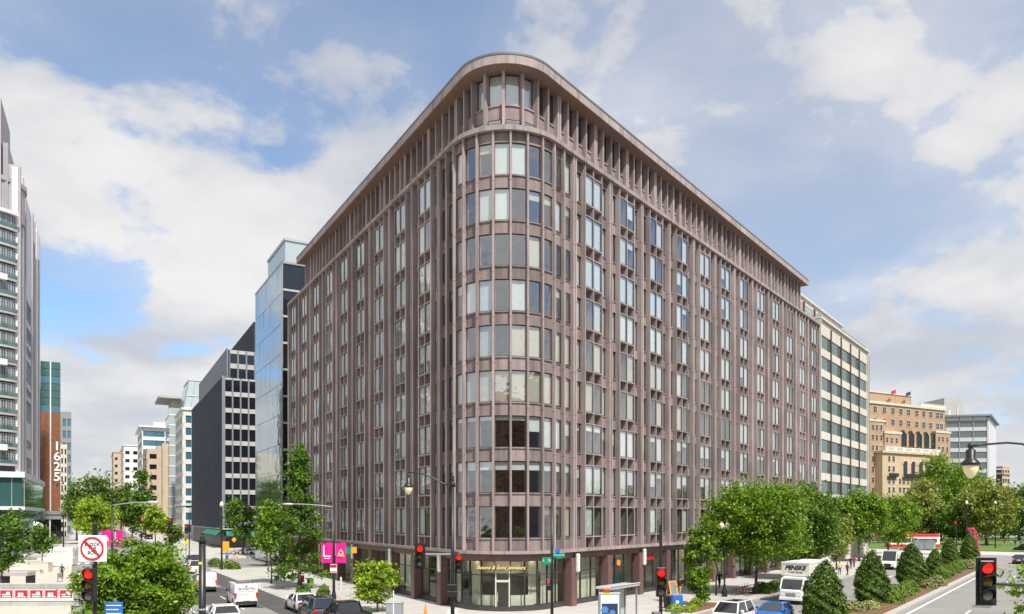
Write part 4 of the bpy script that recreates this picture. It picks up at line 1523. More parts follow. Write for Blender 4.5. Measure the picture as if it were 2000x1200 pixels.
tree('avenue_tree', 'light green small tree right of the dark hidden one', (x, y), 7, 4.6, (2.5, 2.2, 3.0), 'leaf_olive', .45, 3600, 44, 28, .12, group=SA)
x, y = at(1678, 128)
tree('avenue_tree', 'bright green tree with forked trunk below the cream building', (x, y), 11.5, 7.2, (4.6, 4.2, 4.0), 'leaf_bright', .42, 18000, 100, 29, .18, group=SA)
x, y = at(1735, 138)
tree('avenue_tree', 'bright green tree nearest the square, left of the red bus', (x, y), 11, 6.9, (4.9, 4.4, 3.9), 'leaf_bright', .42, 18000, 100, 30, .18, group=SA)
for i, (px, Y, cz, rx, rzz, m_, lab) in enumerate((
        (1797, 205, 8.2, 5.6, 7.6, 'leaf_olive', 'olive green park tree left of the tall airy one'),
        (1838, 225, 13.0, 6.8, 11.6, 'leaf_bright', 'tallest airy bright green park tree before the glass block'),
        (1892, 235, 12, 6.2, 9.8, 'leaf_bright', 'airy bright green park tree behind the hanging lantern'),
        (1926, 195, 8.0, 5.8, 7.6, 'leaf_olive', 'rounded olive park tree right of the hanging lantern'),
        (1990, 230, 8.6, 5.8, 7.8, 'leaf_dark', 'dark green park tree at the right edge'),
        (1862, 200, 5.0, 4.6, 4.4, 'leaf_mid', 'low green park tree behind the pink sculpture'),
        (1960, 250, 5.6, 6.0, 5.0, 'leaf_mid', 'low spreading park tree behind the walkers'),
        (1760, 240, 6.5, 6.2, 6.2, 'leaf_mid', 'mid green park tree below the brick club'))):
    x, y = at(px, Y)
    tree('park_tree', lab, (x, y), 15, cz + .9, (rx * 1.12, rx, rzz * 1.04), m_, .60, 16000, 110, 40 + i, .3, group=PK)
x, y = 18.2, 25.0
tree('leafy_tree', 'light green leafy branch tips of a near tree at the lower right edge', (x, y), 6.2, 4.6, (1.9, 1.6, 1.7), 'leaf_bright', .20, 2600, 40, 60, .09, flat=.5)


def topiary(label, loc, h, r0, seed, z0=.2):
    t = thing('conical_holly', label, 'shrub', (loc[0], loc[1], z0), seed * .7, 'clipped conical hollies on the median')
    r = np.random.default_rng(seed)
    k = 14
    prof = [(r0 * .86 * (min(1, .72 + u * 2.2) if u < .13 else 1) * (1 - u ** 1.75) ** .78, u * h) for u in np.linspace(0.01, .985, k)]
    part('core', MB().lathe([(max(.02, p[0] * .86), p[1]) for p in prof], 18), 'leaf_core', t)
    n = 9000
    u = 1 - np.sqrt(r.uniform(0, 1, n)) * .995
    a = r.uniform(0, 2 * pi, n)
    R_ = r0 * np.where(u < .13, np.minimum(1, .75 + u * 2), 1) * (1 - u ** 1.75) ** .78
    R_ = R_ * (.88 + .15 * np.sin(a * 3 + u * 13 + seed * 1.7) * np.sin(u * 17 + a * 2 + seed) + .07 * np.sin(a * 7 + u * 41)) * (1 + .09 * np.sin(a + seed * 2.1) + .06 * np.sin(2 * a + u * 5 + seed)) + np.abs(r.normal(0, .10, n)) - .03
    P = np.stack([R_ * np.cos(a) + .10 * u * sin(seed * 3.3), R_ * np.sin(a), u * h + r.normal(0, .05, n)], 1)
    Nn = np.stack([np.cos(a), np.sin(a), np.full(n, .55)], 1)
    keep = np.sin(a * 4 + seed * 5 + u * 9) * np.sin(u * 27 + a * 2.0 + seed) < r.uniform(.45, 1.3, n)
    P, Nn = P[keep], Nn[keep]
    obj('foliage', leaf_mesh('foliage', P, Nn, .20, 'leaf_holly', seed, .75, .6), t)
    part('stem', MB().tube([(0, 0, -.1), (0, 0, h * .5)], .07, 6), 'bark', t)
    return t


for i, (px, Y, h, r0, lab) in enumerate((
        (1613, 54.5, 4.4, 1.55, 'clipped conical holly nearest the white truck, first on the median'),
        (1704, 67, 4.55, 1.55, 'clipped conical holly second on the median, before the white van'),
        (1780, 84, 4.6, 1.75, 'clipped conical holly third on the median, widest in the middle of the row'),
        (1826, 95, 3.4, 1.2, 'small clipped conical holly, lowest on the median'),
        (1857, 112, 4.4, 1.45, 'clipped conical holly last but one on the median'),
        (1894, 123, 4.7, 1.55, 'clipped conical holly beside the pink sculpture'))):
    x, y = at(px, Y)
    topiary(lab, (x, y), h, r0, 80 + i)


def mound(name, label, loc, r0, h, m, seed, n=900, leaf=.14, group=None, z0=.2):
    t = thing(name, label, 'shrub', (loc[0], loc[1], z0), seed, group)
    r = np.random.default_rng(seed)
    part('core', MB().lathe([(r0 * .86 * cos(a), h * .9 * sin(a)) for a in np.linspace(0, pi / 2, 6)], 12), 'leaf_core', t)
    a = r.uniform(0, 2 * pi, n)
    e = np.arcsin(r.uniform(0, 1, n))
    q = 1 + r.normal(0, .05, n) + .05 * np.sin(a * 4 + seed)
    P = np.stack([r0 * q * np.cos(e) * np.cos(a), r0 * q * np.cos(e) * np.sin(a), h * q * np.sin(e)], 1)
    Nn = np.stack([np.cos(e) * np.cos(a), np.cos(e) * np.sin(a), np.sin(e) + .3], 1)
    obj('foliage', leaf_mesh('foliage', P, Nn, leaf, m, seed, .6, .6), t)


words = ['nearest', 'second', 'third', 'fourth', 'fifth', 'sixth', 'seventh', 'eighth', 'ninth', 'tenth']
for i, (px, Y, r0, h) in enumerate(((1742, 66.2, .95, 1.1), (1752, 69.8, .95, 1.15), (1766, 72.5, .95, 1.15), (1776, 76, .95, 1.1), (1840, 92, .95, 1.35), (1850, 96, .95, 1.4), (1862, 101, .9, 1.3), (1870, 106, .95, 1.35), (1877, 110, .9, 1.3))):
    x, y = at(px, Y)
    mound('boxwood', '%s clipped round boxwood counting away along the median' % words[i], (x, y), r0, h, 'leaf_box', 100 + i, 1100, .15, 'boxwoods on the median')
for i, (px, Y, r0, h, lab) in enumerate(((1668, 60.5, .9, .75, 'pale silvery shrub before the second holly on the median'), (1700, 61.8, .8, .65, 'pale silvery shrub at the foot of the second holly'), (1826, 83, 1.1, 1.1, 'pale grassy shrub below the small holly'), (1812, 79.5, .8, .9, 'pale grassy shrub left of the small holly'), (1890, 109, 1.2, 1.2, 'pale shrub near the far end of the median'), (1902, 116, 1.0, .9, 'last pale shrub before the pink sculpture'))):
    x, y = at(px, Y)
    mound('pale_shrub', lab, (x, y), r0, h, 'leaf_pale', 130 + i, 800, .2, 'pale shrubs on the median')

# planted beds on the pavement
for i, (s0, o0, ln, lab) in enumerate(((4.5, -8.6, 7.5, 'a'), (22.5, -8.6, 9, 'b'))):
    pl = [PR(s0, o0 - 1.1), PR(s0 + ln, o0 - 1.1), PR(s0 + ln, o0 + 1.1), PR(s0, o0 + 1.1)]
    struct('planting_bed', MB().prism(pl, .14, .2), 'mulch')
for i, (s_, o_, r0, h, m_) in enumerate(((4.6, -8.3, .7, .5, 'leaf_yellow'), (6.0, -9.0, .5, .45, 'leaf_yellow'), (8.8, -8.2, .55, .6, 'leaf_yellow'), (23.5, -8.6, .9, 1.0, 'leaf_dark'), (25.5, -8.9, .8, .8, 'leaf_dark'), (28.5, -8.4, 1.0, .9, 'leaf_dark'), (30.4, -8.8, .7, .7, 'leaf_mid'))):
    p = PR(s_, o_)
    mound('bed_shrub', '%s %s shrub from the corner in the pavement planting beds' % (words[i], 'yellow' if i < 3 else 'green'), p, r0, h, m_, 150 + i, 600, .2, 'shrubs in the pavement beds', .18)
for i, (px, Y, r0, h, m_, lab) in enumerate(((420, 117, 1.0, 1.1, 'leaf_dark', 'dark reddish shrub by the far kerb of the left street'), (446, 110, 1.3, 1.2, 'leaf_olive', 'olive shrub under the orange sign on the left street'), (458, 109, .8, .9, 'leaf_dark', 'small dark shrub right of the orange sign'), (592, 74.5, .7, .8, 'leaf_mid', 'small green plant behind the white parked sedan'), (632, 70, .6, 1.2, 'leaf_dark', 'upright dark plant beside the banner lamp post'))):
    x, y = at(px, Y)
    mound('kerb_shrub', lab, (x, y), r0, h, m_, 170 + i, 600, .22, 'shrubs along the left kerb', .15)

# ------------------------------------------------------------------ vehicles
wheel_cache = {}


def wheels(t, L, W, r, xs):
    for x in xs:
        for sgn in (-1, 1):
            key = (round(r, 3), sgn)
            if key not in wheel_cache:
                b = MB().lathe([(r * .55, -.11), (r * .94, -.11), (r, -.07), (r, .07), (r * .94, .11), (r * .55, .11)], 18, axis='y')
                q = MB().lathe([(r * .58, -.06 * sgn), (r * .58, .10 * sgn), (r * .5, .115 * sgn), (r * .12, .09 * sgn), (.001, .10 * sgn)], 14, axis='y')
                wheel_cache[key] = (b.mesh('tyre', 'tyre', True), q.mesh('rim', 'rim'))
            w = obj('wheel', wheel_cache[key][0], t, (x, sgn * (W / 2 - .10), r))
            obj('rim', wheel_cache[key][1], w)


def car(name, label, cat, kind, paint, loc, hd, group=None, brake=False, z=0.0):
    """x forwards; loc = middle on the ground, hd = heading angle"""
    t = thing(name, label, cat, (loc[0], loc[1], z + .002), hd, group)
    P = 'car_' + paint
    S = dict(sedan=(4.7, 1.84, .98, 1.45, (-1.85, 1.15), (-1.15, .30), .33, .62, .72),
             suv=(4.7, 1.90, 1.08, 1.76, (-2.22, 1.15), (-1.95, .45), .36, .70, .9),
             pickup=(5.6, 1.98, 1.12, 1.86, (-.75, 1.35), (-.6, .60), .39, .70, 1.0),
             van=(5.0, 1.90, 1.15, 1.98, (-2.42, 1.75), (-2.36, .85), .34, .80, 1.0),
             highvan=(6.0, 2.04, 1.25, 2.65, (-2.92, 2.25), (-2.88, 1.35), .36, .85, 1.1),
             roadster=(4.4, 1.84, .98, 1.44, (-1.75, 1.2), (-1.1, .25), .33, .62, .74))[kind]
    L, W, zb, zt, bx_, tx_, r, hwt, nose = S
    h = W / 2
    boxy = kind in ('van', 'highvan')

    def sec(x, zl, zh, w):
        return [(x, -w * .90, zl), (x, -w, zl + .16), (x, -w * .995, (zl + zh) / 2), (x, -w * .95, zh - .10), (x, -w * .80, zh), (x, w * .80, zh), (x, w * .95, zh - .10), (x, w * .995, (zl + zh) / 2), (x, w, zl + .16), (x, w * .90, zl)]
    zh_front = nose + .02
    st = [(-L / 2, .40, zb - .16, h * .86), (-L / 2 + .12, .28, zb - .05, h * .97), (-L / 2 + .5, .22, zb, h), (bx_[1] - .25, .22, zb, h), (bx_[1] + .1, .22, zb - .03, h), (L / 2 - .35, .24, nose + .02, h * .97), (L / 2 - .08, .30, nose - .12, h * .88), (L / 2, .42, nose - .26, h * .78)]
    part('body', MB().loft([sec(*q) for q in st]), P, t, smooth=False)
    wb, wt = h * .93, h * (.90 if boxy else .72)
    x0, x1 = bx_
    u0, u1 = tx_
    zb2 = zb - .02
    A = [(x0, -wb, zb2), (x1, -wb, zb2), (x1, wb, zb2), (x0, wb, zb2)]
    Bq = [(u0, -wt, zt - .04), (u1, -wt, zt - .04), (u1, wt, zt - .04), (u0, wt, zt - .04)]
    cab = MB()
    cab.loft([Bq, [(u0 + .1, -wt * .85, zt), (u1 - .12, -wt * .85, zt), (u1 - .12, wt * .85, zt), (u0 + .1, wt * .85, zt)]])
    for i in range(4):
        cab.tube([A[i], Bq[i]], .055, 5)
    if boxy:
        # solid cargo sides and rear doors
        xm = u1 - .35
        for sg in (-1, 1):
            q = [(x0, sg * wb, zb2), (xm, sg * wb, zb2), (xm, sg * wt, zt - .04), (u0, sg * wt, zt - .04)]
            cab.quad(*(q if sg < 0 else q[::-1]))
        cab.quad((x0, wb, zb2), (x0, -wb, zb2), (u0, -wt, zt - .04), (u0, wt, zt - .04))
    else:
        for f in ((.42, .47) if kind != 'pickup' else (.55,)):
            pass
        xm = (x0 + x1) / 2 - .15
        um = (u0 + u1) / 2
        for sg in (-1, 1):
            cab.tube([(xm, sg * wb, zb2), (um, sg * wt, zt - .04)], .05, 5)
    part('cabin', cab, P, t)

    def inset(a, b, c, d, f=.06, n=.015):
        pts = np.array([a, b, c, d], float)
        ce = pts.mean(0)
        nn = np.cross(pts[1] - pts[0], pts[3] - pts[0])
        nn /= np.linalg.norm(nn)
        return [tuple(ce + (p - ce) * (1 - f) + nn * n) for p in pts]
    part('windscreen', MB().quad(*inset(A[1], A[2], Bq[2], Bq[1], .08, .0)), 'car_glass', t)
    if boxy:
        for sg in (-1, 1):
            q = [(xm + .05, sg * wb, zb2), (x1 - .25, sg * wb, zb2), (u1 - .05, sg * wt, zt - .12), (xm + .05, sg * wt, zt - .12)]
            part('side_window', MB().quad(*inset(*(q if sg < 0 else q[::-1]), .05, .0)), 'car_glass', t)
        if kind == 'van':
            for sg in (-1, 1):
                q = [(x0 - .0, sg * .08, zb2 + .25), (x0, sg * wb * .82, zb2 + .25), (u0 - .02, sg * wt * .82, zt - .22), (u0 - .02, sg * .08, zt - .22)]
                if label.startswith('white cargo van with'):
                    part('rear_window', MB().quad(*inset(*(q if sg < 0 else q[::-1]), .0, .02)), P, t)
                else:
                    part('rear_window', MB().quad(*inset(*(q if sg < 0 else q[::-1]), .0, .02)), 'car_white' if sg else 'car_glass', t)
    else:
        part('rear_window', MB().quad(*inset(A[3], A[0], Bq[0], Bq[3], .08, .0)), 'car_glass', t)
        for sg in (-1, 1):
            for xa, xb, ua, ub in ((x0, xm, u0, um), (xm, x1, um, u1)):
                q = [(xa, sg * wb, zb2), (xb, sg * wb, zb2), (ub, sg * wt, zt - .04), (ua, sg * wt, zt - .04)]
                part('side_window', MB().quad(*inset(*(q if sg < 0 else q[::-1]), .09, .0)), 'car_glass', t)
    if kind == 'pickup':
        part('truck_bed', MB().box(-L / 2 + .1, bx_[0] - .1, -h * .82, h * .82, zb + .0, zb + .03), 'plastic_black', t)
        bw = MB().box(-L / 2 + .05, bx_[0] - .05, -h * .95, -h * .82, zb - .1, zb + .12).box(-L / 2 + .05, bx_[0] - .05, h * .82, h * .95, zb - .1, zb + .12).box(-L / 2 + .02, -L / 2 + .12, -h * .82, h * .82, zb - .1, zb + .12)
        part('bed_side', bw, P, t)
    wheels(t, L, W, r, (-L * .29, L * .30))
    for sg in (-1, 1):
        sm = MB()
        for xx in ((xm, x1 - .35) if boxy else (x0 + .55, xm + .02, x1 - .25)):
            sm.box(xx - .008, xx + .008, sg * h - .012, sg * h + .004, .34, zb - .12)
        part('door_seam', sm, 'plastic_black', t)
        part('belt_trim', MB().box(x0 + .1, x1 - .1, sg * h * .945 - .012, sg * h * .945 + .012, zb - .06, zb - .02), 'plastic_black', t)
        for xw in (-L * .29, L * .30):
            part('wheel_arch', MB().lathe([(r * 1.22, -.06), (r * 1.22, .06)], 16, (xw, sg * (h - .055), r * 1.02), axis='y'), 'plastic_black', t)
    # arches, bumpers, lights, plate, mirrors
    part('sill', MB().box(-L / 2 + .25, L / 2 - .35, -h * .93, h * .93, .17, .27), 'plastic_black', t)
    part('rear_bumper', MB().bev(-L / 2 - .05, -L / 2 + .12, -h * .9, h * .9, .32, .56, .04), 'plastic_black' if boxy or kind == 'pickup' else P, t)
    part('front_bumper', MB().bev(L / 2 - .12, L / 2 + .05, -h * .82, h * .82, .25, .48, .04), P if not boxy else 'plastic_black', t)
    part('grille', MB().box(L / 2 - .10, L / 2 + .035, -.42, .42, .48, nose - .2), 'plastic_black', t)
    part('number_plate', MB().box(-L / 2 - .07, -L / 2 - .04, -.26, .26, .62 if boxy else .60, .74), 'letter_white', t)
    for sg in (-1, 1):
        part('headlight', MB().bev(L / 2 - .28, L / 2 - .02, sg * h * .74 - .17, sg * h * .74 + .17, nose - .30, nose - .12, .04), 'head_light', t)
        tl = 'tail_lit' if brake else 'tail_red'
        if boxy:
            part('tail_light', MB().bev(-L / 2 - .01, -L / 2 + .12, sg * h * .90 - .08, sg * h * .90 + .08, zb - .32, zb + .12, .03), tl, t)
        else:
            part('tail_light', MB().bev(-L / 2 - .015, -L / 2 + .16, sg * h * .76 - .17, sg * h * .76 + .17, zb - .32, zb - .13, .03), tl, t)
        part('mirror', MB().bev(x1 - .55, x1 - .40, sg * (h + .10) - .11, sg * (h + .10) + .11, zb + .02, zb + .20, .03), P if not boxy else 'plastic_black', t)
    if kind == 'suv':
        for sg in (-1, 1):
            part('roof_rail', MB().tube([(u0 + .1, sg * wt * .86, zt + .04), (u1 - .3, sg * wt * .86, zt + .04)], .025, 5), 'metal_grey', t)
        part('sunroof', MB().box(u0 + .5, u1 - .35, -wt * .62, wt * .62, zt, zt + .012), 'car_glass', t)
    return t


HL = atan2(dL[1], dL[0])         # heading away along the left street
HR = atan2(dR[1], dR[0])
x, y = at(472, 66.5)
v = car('cargo_van', 'white cargo van with lettered rear doors driving away on the left street', 'van', 'van', 'white', (x, y), HL - .03)
text('lettering', 'Service', .30, 'letter_dark', v, (-2.47, .22, 1.62), (radians(88), 0, -pi / 2), .004)
text('lettering', 'Max', .30, 'sign_red', v, (-2.47, -.50, 1.62), (radians(88), 0, -pi / 2), .004)
part('emblem', MB().box(-2.47, -2.45, -.10, .06, 1.80, 1.88), 'sign_red', v)
part('roof_rack', MB().tube([(-2.0, -.7, 2.06), (-2.0, .7, 2.06)], .03, 5).tube([(-1.0, -.7, 2.06), (-1.0, .7, 2.06)], .03, 5).tube([(.2, -.7, 2.06), (.2, .7, 2.06)], .03, 5), 'metal_black', v)
x, y = at(399, 79.5)
car('cargo_van', 'plain white cargo van with tall red tail lights behind the dark pole', 'van', 'van', 'white', (x, y), HL - .03, brake=True)
x, y = at(436, 54.6)
car('parked_car', 'white saloon car cut off by the bottom edge right of the dark pole', 'car', 'sedan', 'white', (x, y), HL - .03)
x, y = at(589, 62.6)
car('parked_car', 'white saloon parked at the kerb before the grey SUV', 'car', 'sedan', 'white', (x, y), HL)
x, y = at(619, 57.0)
car('parked_car', 'dark grey SUV parked between white saloon and black pickup', 'car', 'suv', 'grey', (x, y), HL)
x, y = at(676, 53.0)
car('parked_car', 'black pickup truck cut off by the bottom edge at the left kerb', 'pickup', 'pickup', 'black', (x, y), HL)
x, y = at(380, 104)
car('street_car', 'white car with brake lights waiting ahead of the plain white van', 'car', 'suv', 'white', (x, y), HL - .02, brake=True)
x, y = at(377, 117)
car('street_car', 'black car with brake lights at the head of the queue', 'car', 'suv', 'black', (x, y), HL - .02, brake=True)
x, y = at(309, 111)
car('street_car', 'dark car with lit tail lights half hidden by the foreground tree', 'car', 'suv', 'black', (x, y), HL - .02, brake=True)
x, y = at(324, 97)
car('street_car', 'silver blue car seen through the foreground tree leaves', 'car', 'sedan', 'silver', (x, y), HL - .02, brake=True)
x, y = at(480, 151)
car('street_car', 'white saloon side-on crossing at the far junction', 'car', 'sedan', 'white', (x, y), pi + .05)
for i, (px, Y, c) in enumerate(((331, 162, 'silver'), (322, 168, 'grey'), (314, 174, 'silver'), (307, 180, 'grey'))):
    x, y = at(px, Y)
    car('parked_car', '%s %s angle-parked car counting away beyond the junction' % (words[i], c), 'car', 'sedan', c, (x, y), HL + 2.6, 'angled parked cars')
for i, (px, Y, c) in enumerate(((290, 250, 'black'), (279, 275, 'grey'), (270, 305, 'silver'), (262, 340, 'black'), (255, 380, 'silver'))):
    x, y = at(px, Y)
    car('parked_car', '%s parked %s car counting away under the far street trees' % (words[i], c), 'car', 'suv', c, (x, y), HL + .12, 'cars parked far down the left street')
x, y = at(1428, 53.5)
car('parked_car', 'white SUV with dark sunroof cut off by the bottom edge', 'car', 'suv', 'white', (x, y), HR + pi)
x, y = at(1512, 55.5)
car('street_car', 'bright blue car cut off by the bottom edge before the delivery truck', 'car', 'roadster', 'blue', (x, y), HR + pi + .06)
x, y = at(1742, 112)
car('delivery_van', 'white high-roof van coming down the avenue', 'van', 'highvan', 'white', (x, y), HR + pi)
x, y = at(1992, 124)
car('street_car', 'dark red-lit saloon driving away at the right edge', 'car', 'sedan', 'navy', (x, y), HR, brake=True)
x, y = at(2004, 165)
car('street_car', 'black SUV at the right edge by the park', 'car', 'suv', 'black', (x, y), HR + 1.2)
for i, (px, Y, c) in enumerate(((1764, 150, 'silver'), (1752, 140, 'white'))):
    x, y = at(px, Y)
    car('street_car', ('silver' if i == 0 else 'white') + ' car behind the white high-roof van', 'car', 'sedan', c, (x, y), HR + pi)


# delivery truck
x, y = at(1557, 68)
t = thing('box_truck', 'white rental box truck with PENSKE lettering above the cab, facing the camera', 'truck', (x, y, .002), HR + pi - .03)
cab = MB()


def csec(xx, zl, zh, w):
    return [(xx, -w, zl), (xx, -w, zh - .12), (xx, -w * .88, zh), (xx, w * .88, zh), (xx, w, zh - .12), (xx, w, zl)]


cab.loft([csec(-.1, .5, 2.35, 1.0), csec(.9, .5, 2.38, 1.0), csec(1.15, .5, 2.30, .98)])
cab.loft([csec(1.15, .5, 1.35, 1.0), csec(1.62, .5, 1.30, .97), csec(1.72, .55, 1.15, .92)])
part('cab', cab, 'car_white', t)
part('windscreen', MB().quad((1.63, -.86, 1.34), (1.63, .86, 1.34), (1.16, .84, 2.14), (1.16, -.84, 2.14)), 'car_glass', t)
for sg in (-1, 1):
    part('windscreen_pillar', MB().tube([(1.62, sg * .93, 1.30), (1.12, sg * .93, 2.25)], .06, 6), 'car_white', t)
    q = [(.15, sg * 1.005, 1.35), (1.25, sg * 1.005, 1.35), (1.1, sg * 1.005, 2.1), (.15, sg * 1.005, 2.1)]
    part('side_window', MB().quad(*(q if sg < 0 else q[::-1])), 'car_glass', t)
    part('mirror', MB().bev(1.3, 1.42, sg * 1.28 - .1, sg * 1.28 + .1, 1.35, 1.85, .03), 'plastic_black', t)
    part('mirror_arm', MB().tube([(1.2, sg * .98, 1.8), (1.36, sg * 1.28, 1.75)], .02, 5), 'plastic_black', t)
    part('headlight', MB().bev(1.62, 1.74, sg * .68 - .2, sg * .68 + .2, .72, .90, .03), 'head_light', t)
part('grille', MB().box(1.66, 1.745, -.42, .42, .68, 1.0), 'metal_grey', t)
part('front_bumper', MB().bev(1.5, 1.82, -1.0, 1.0, .38, .62, .05), 'car_white', t)
part('wiper', MB().tube([(1.66, -.5, 1.37), (1.5, .1, 1.62)], .015, 4), 'plastic_black', t)
part('cargo_box', MB().bev(-5.4, -.25, -1.2, 1.2, .95, 3.58, .08).box(-.25, .55, -1.2, 1.2, 2.42, 3.58), 'car_cream', t)
part('roof_cap', MB().box(-5.42, .58, -1.22, 1.22, 3.48, 3.62), 'panel_white', t)
part('chassis', MB().box(-5.3, 1.3, -.5, .5, .5, .95), 'plastic_black', t)
wheels(t, 7, 2.1, .40, (1.0, -3.6))
text('lettering', 'PENSKE', .52, 'letter_dark', t, (.562, 0, 3.12), (pi / 2, 0, pi / 2), .006, .3, .022)
text('lettering', 'Truck Rental', .24, 'letter_dark', t, (.562, 0, 2.74), (pi / 2, 0, pi / 2), .006, .3)

# bus on the far side of the avenue's end
x, y = at(1790, 182)
t = thing('city_bus', 'white city bus with red roof crossing at the square behind the hollies', 'bus', (x, y, .002), .05)
part('body', MB().bev(-7, 5, -1.25, 1.25, .35, 2.75, .12), 'car_white', t)
part('roof', MB().bev(-6.9, 4.9, -1.2, 1.2, 2.75, 3.45, .15), 'car_red', t)
part('red_skirt', MB().box(-7.02, 5.02, -1.27, 1.27, .4, 1.0), 'car_red', t)
for k in range(7):
    part('window', MB().box(-6.5 + k * 1.55, -5.1 + k * 1.55, -1.28, -1.2, 1.45, 2.5), 'car_glass', t)
part('windscreen', MB().box(4.95, 5.02, -1.05, 1.05, 1.2, 2.6), 'car_glass', t)
wheels(t, 12, 2.5, .48, (-4.2, 3.0))
x, y = at(1812, 168)
t = thing('bus_shelter', 'grey glass bus shelter in front of the red-roofed bus', 'bus shelter', (x, y, .1), .1)
part('roof', MB().bev(-3, 2.4, -.9, .9, 2.6, 2.85, .05), 'metal_pale', t)
for xx in (-2.8, -.3, 2.2):
    part('post', MB().box(xx - .08, xx + .08, .6, .76, 0, 2.6), 'metal_grey', t)
part('glass_panel', MB().box(-2.7, 2.1, .64, .68, .4, 2.3), 'pale_glass', t)

# ------------------------------------------------------------------ poles, signals, lamps, signs
def signal_head(t, loc, rz, lit='red', scale=1.0, plate=True):
    """three-lens head, front faces local -y; returns housing part"""
    s = scale
    h = MB().bev(-.17 * s, .17 * s, -.02 * s, .18 * s, -.53 * s, .53 * s, .02)
    hs = part('signal_housing', h, 'metal_black', t, loc, rz)
    if plate:
        part('backplate', MB().bev(-.25 * s, .25 * s, .05 * s, .07 * s, -.62 * s, .62 * s, .01), 'metal_black', hs)
    for k, nm in enumerate(('red', 'amber', 'green')):
        z = (.345 - .345 * k) * s
        m_ = {'red': 'red_lens' if lit == 'red' else 'amber_lens', 'amber': 'amber_lens', 'green': 'signal_green_lit' if lit == 'green' else 'green_lens'}[nm]
        part('lens', MB().lathe([(.14 * s, -.02 * s), (.13 * s, -.04 * s), (.09 * s, -.065 * s), (.001, -.075 * s)], 16, (0, 0, z), axis='y'), m_, hs, smooth=True)
        vz = MB()
        n = 12
        o1 = [(.165 * s * cos(a), z + .165 * s * sin(a)) for a in np.linspace(-.5, pi + .5, n)]
        o2 = [(.15 * s * cos(a), z + .15 * s * sin(a)) for a in np.linspace(-.5, pi + .5, n)]
        for i in range(n - 1):
            dep = [.06 + .20 * max(0, sin(a)) for a in np.linspace(-.5, pi + .5, n)]
            d0, d1 = dep[i] * s, dep[i + 1] * s
            vz.quad((o1[i][0], -.02 * s, o1[i][1]), (o1[i + 1][0], -.02 * s, o1[i + 1][1]), (o1[i + 1][0], -.02 * s - d1, o1[i + 1][1]), (o1[i][0], -.02 * s - d0, o1[i][1]))
            vz.quad((o2[i + 1][0], -.02 * s, o2[i + 1][1]), (o2[i][0], -.02 * s, o2[i][1]), (o2[i][0], -.02 * s - d0, o2[i][1]), (o2[i + 1][0], -.02 * s - d1, o2[i + 1][1]))
        part('visor', vz, 'metal_black', hs)
    return hs


def zat(y, Y):
    return CAM_H - (y - 1008) / 1500 * Y


def lantern(t, loc, s=1.0):
    """hanging teardrop street lantern"""
    x, y, z = loc
    part('lantern_cap', MB().lathe([(.001, .98 * s), (.08 * s, .95 * s), (.10 * s, .86 * s), (.06 * s, .80 * s), (.14 * s, .74 * s), (.13 * s, .50 * s), (.17 * s, .46 * s), (.25 * s, .36 * s), (.27 * s, .28 * s), (.24 * s, .27 * s)], 16, loc), 'metal_black', t, smooth=True)
    part('lantern_globe', MB().lathe([(.001, -.14 * s), (.07 * s, -.12 * s), (.13 * s, -.04 * s), (.20 * s, .10 * s), (.235 * s, .27 * s)], 16, loc), 'lamp_glass', t, smooth=True)


# sign and signal on the near left kerb
x, y = at(175, 24.5)
t = thing('signal_post', 'near left signal post with red light under a round red prohibition sign', 'traffic signal', (x, y, .1))
part('pole', MB().tube([(0, .30, 0), (0, .30, 7.35)], .075, 10), 'metal_black', t)
part('pole_base', MB().lathe([(.2, 0), (.2, .3), (.1, .6)], 12, (0, .3, 0)), 'metal_black', t)
signal_head(t, (-.02, 0, zat(1143, 24.5) - .1), 0, plate=False)
part('bracket', MB().tube([(0, .3, zat(1108, 24.5)), (0, .1, zat(1108, 24.5)), (0, .1, zat(1112, 24.5) - .1)], .04, 8).tube([(0, .3, zat(1180, 24.5)), (0, .1, zat(1180, 24.5)), (0, .1, zat(1176, 24.5))], .04, 8), 'metal_grey', t)
zc_ = zat(1072, 24.5) - .1
sg = part('sign_plate', MB().bev(-.45, .45, .16, .19, zc_ - .42, zc_ + .42, .02), 'letter_white', t)
rg = MB()
for k in range(40):
    q_ = [(r_ * cos(a), zc_ + r_ * sin(a)) for r_ in (.318, .375) for a in (2 * pi * k / 40, 2 * pi * (k + 1) / 40)]
    rg.quad(*[(q_[i][0], .135, q_[i][1]) for i in (0, 1, 3, 2)])
part('red_ring', rg, 'sign_red', sg)
sl = MB()
for (a, b) in (((-.255, .255), (.255, -.255)),):
    dx = .022
    sl.add([(a[0] - dx, .133, zc_ + a[1] - dx), (a[0] + dx, .133, zc_ + a[1] + dx), (b[0] + dx, .133, zc_ + b[1] + dx), (b[0] - dx, .133, zc_ + b[1] - dx)], [(3, 2, 1, 0)])
part('red_slash', sl, 'sign_red', sg)
for k, w_ in enumerate(('BLOCK', 'THE', 'BOX')):
    text('lettering', w_, .15, 'letter_dark', sg, (0, .15, zc_ + .13 - k * .135), (pi / 2, 0, 0), .003)
x, y = at(222, 25)
t = thing('blue_sign', 'blue information sign with white lines at the bottom edge, left', 'sign', (x, y, .1))
part('pole', MB().tube([(0, .1, 0), (0, .1, 4.9)], .04, 8), 'metal_grey', t)
part('plate', MB().bev(-.29, .29, 0, .03, zat(1222, 25), zat(1182, 25), .02), 'sign_blue', t)
for k in range(4):
    part('white_line', MB().box(-.24, .24 - (k % 2) * .08, -.006, .0, zat(1188 + k * 8, 25) - .03, zat(1188 + k * 8, 25)), 'letter_white', t)
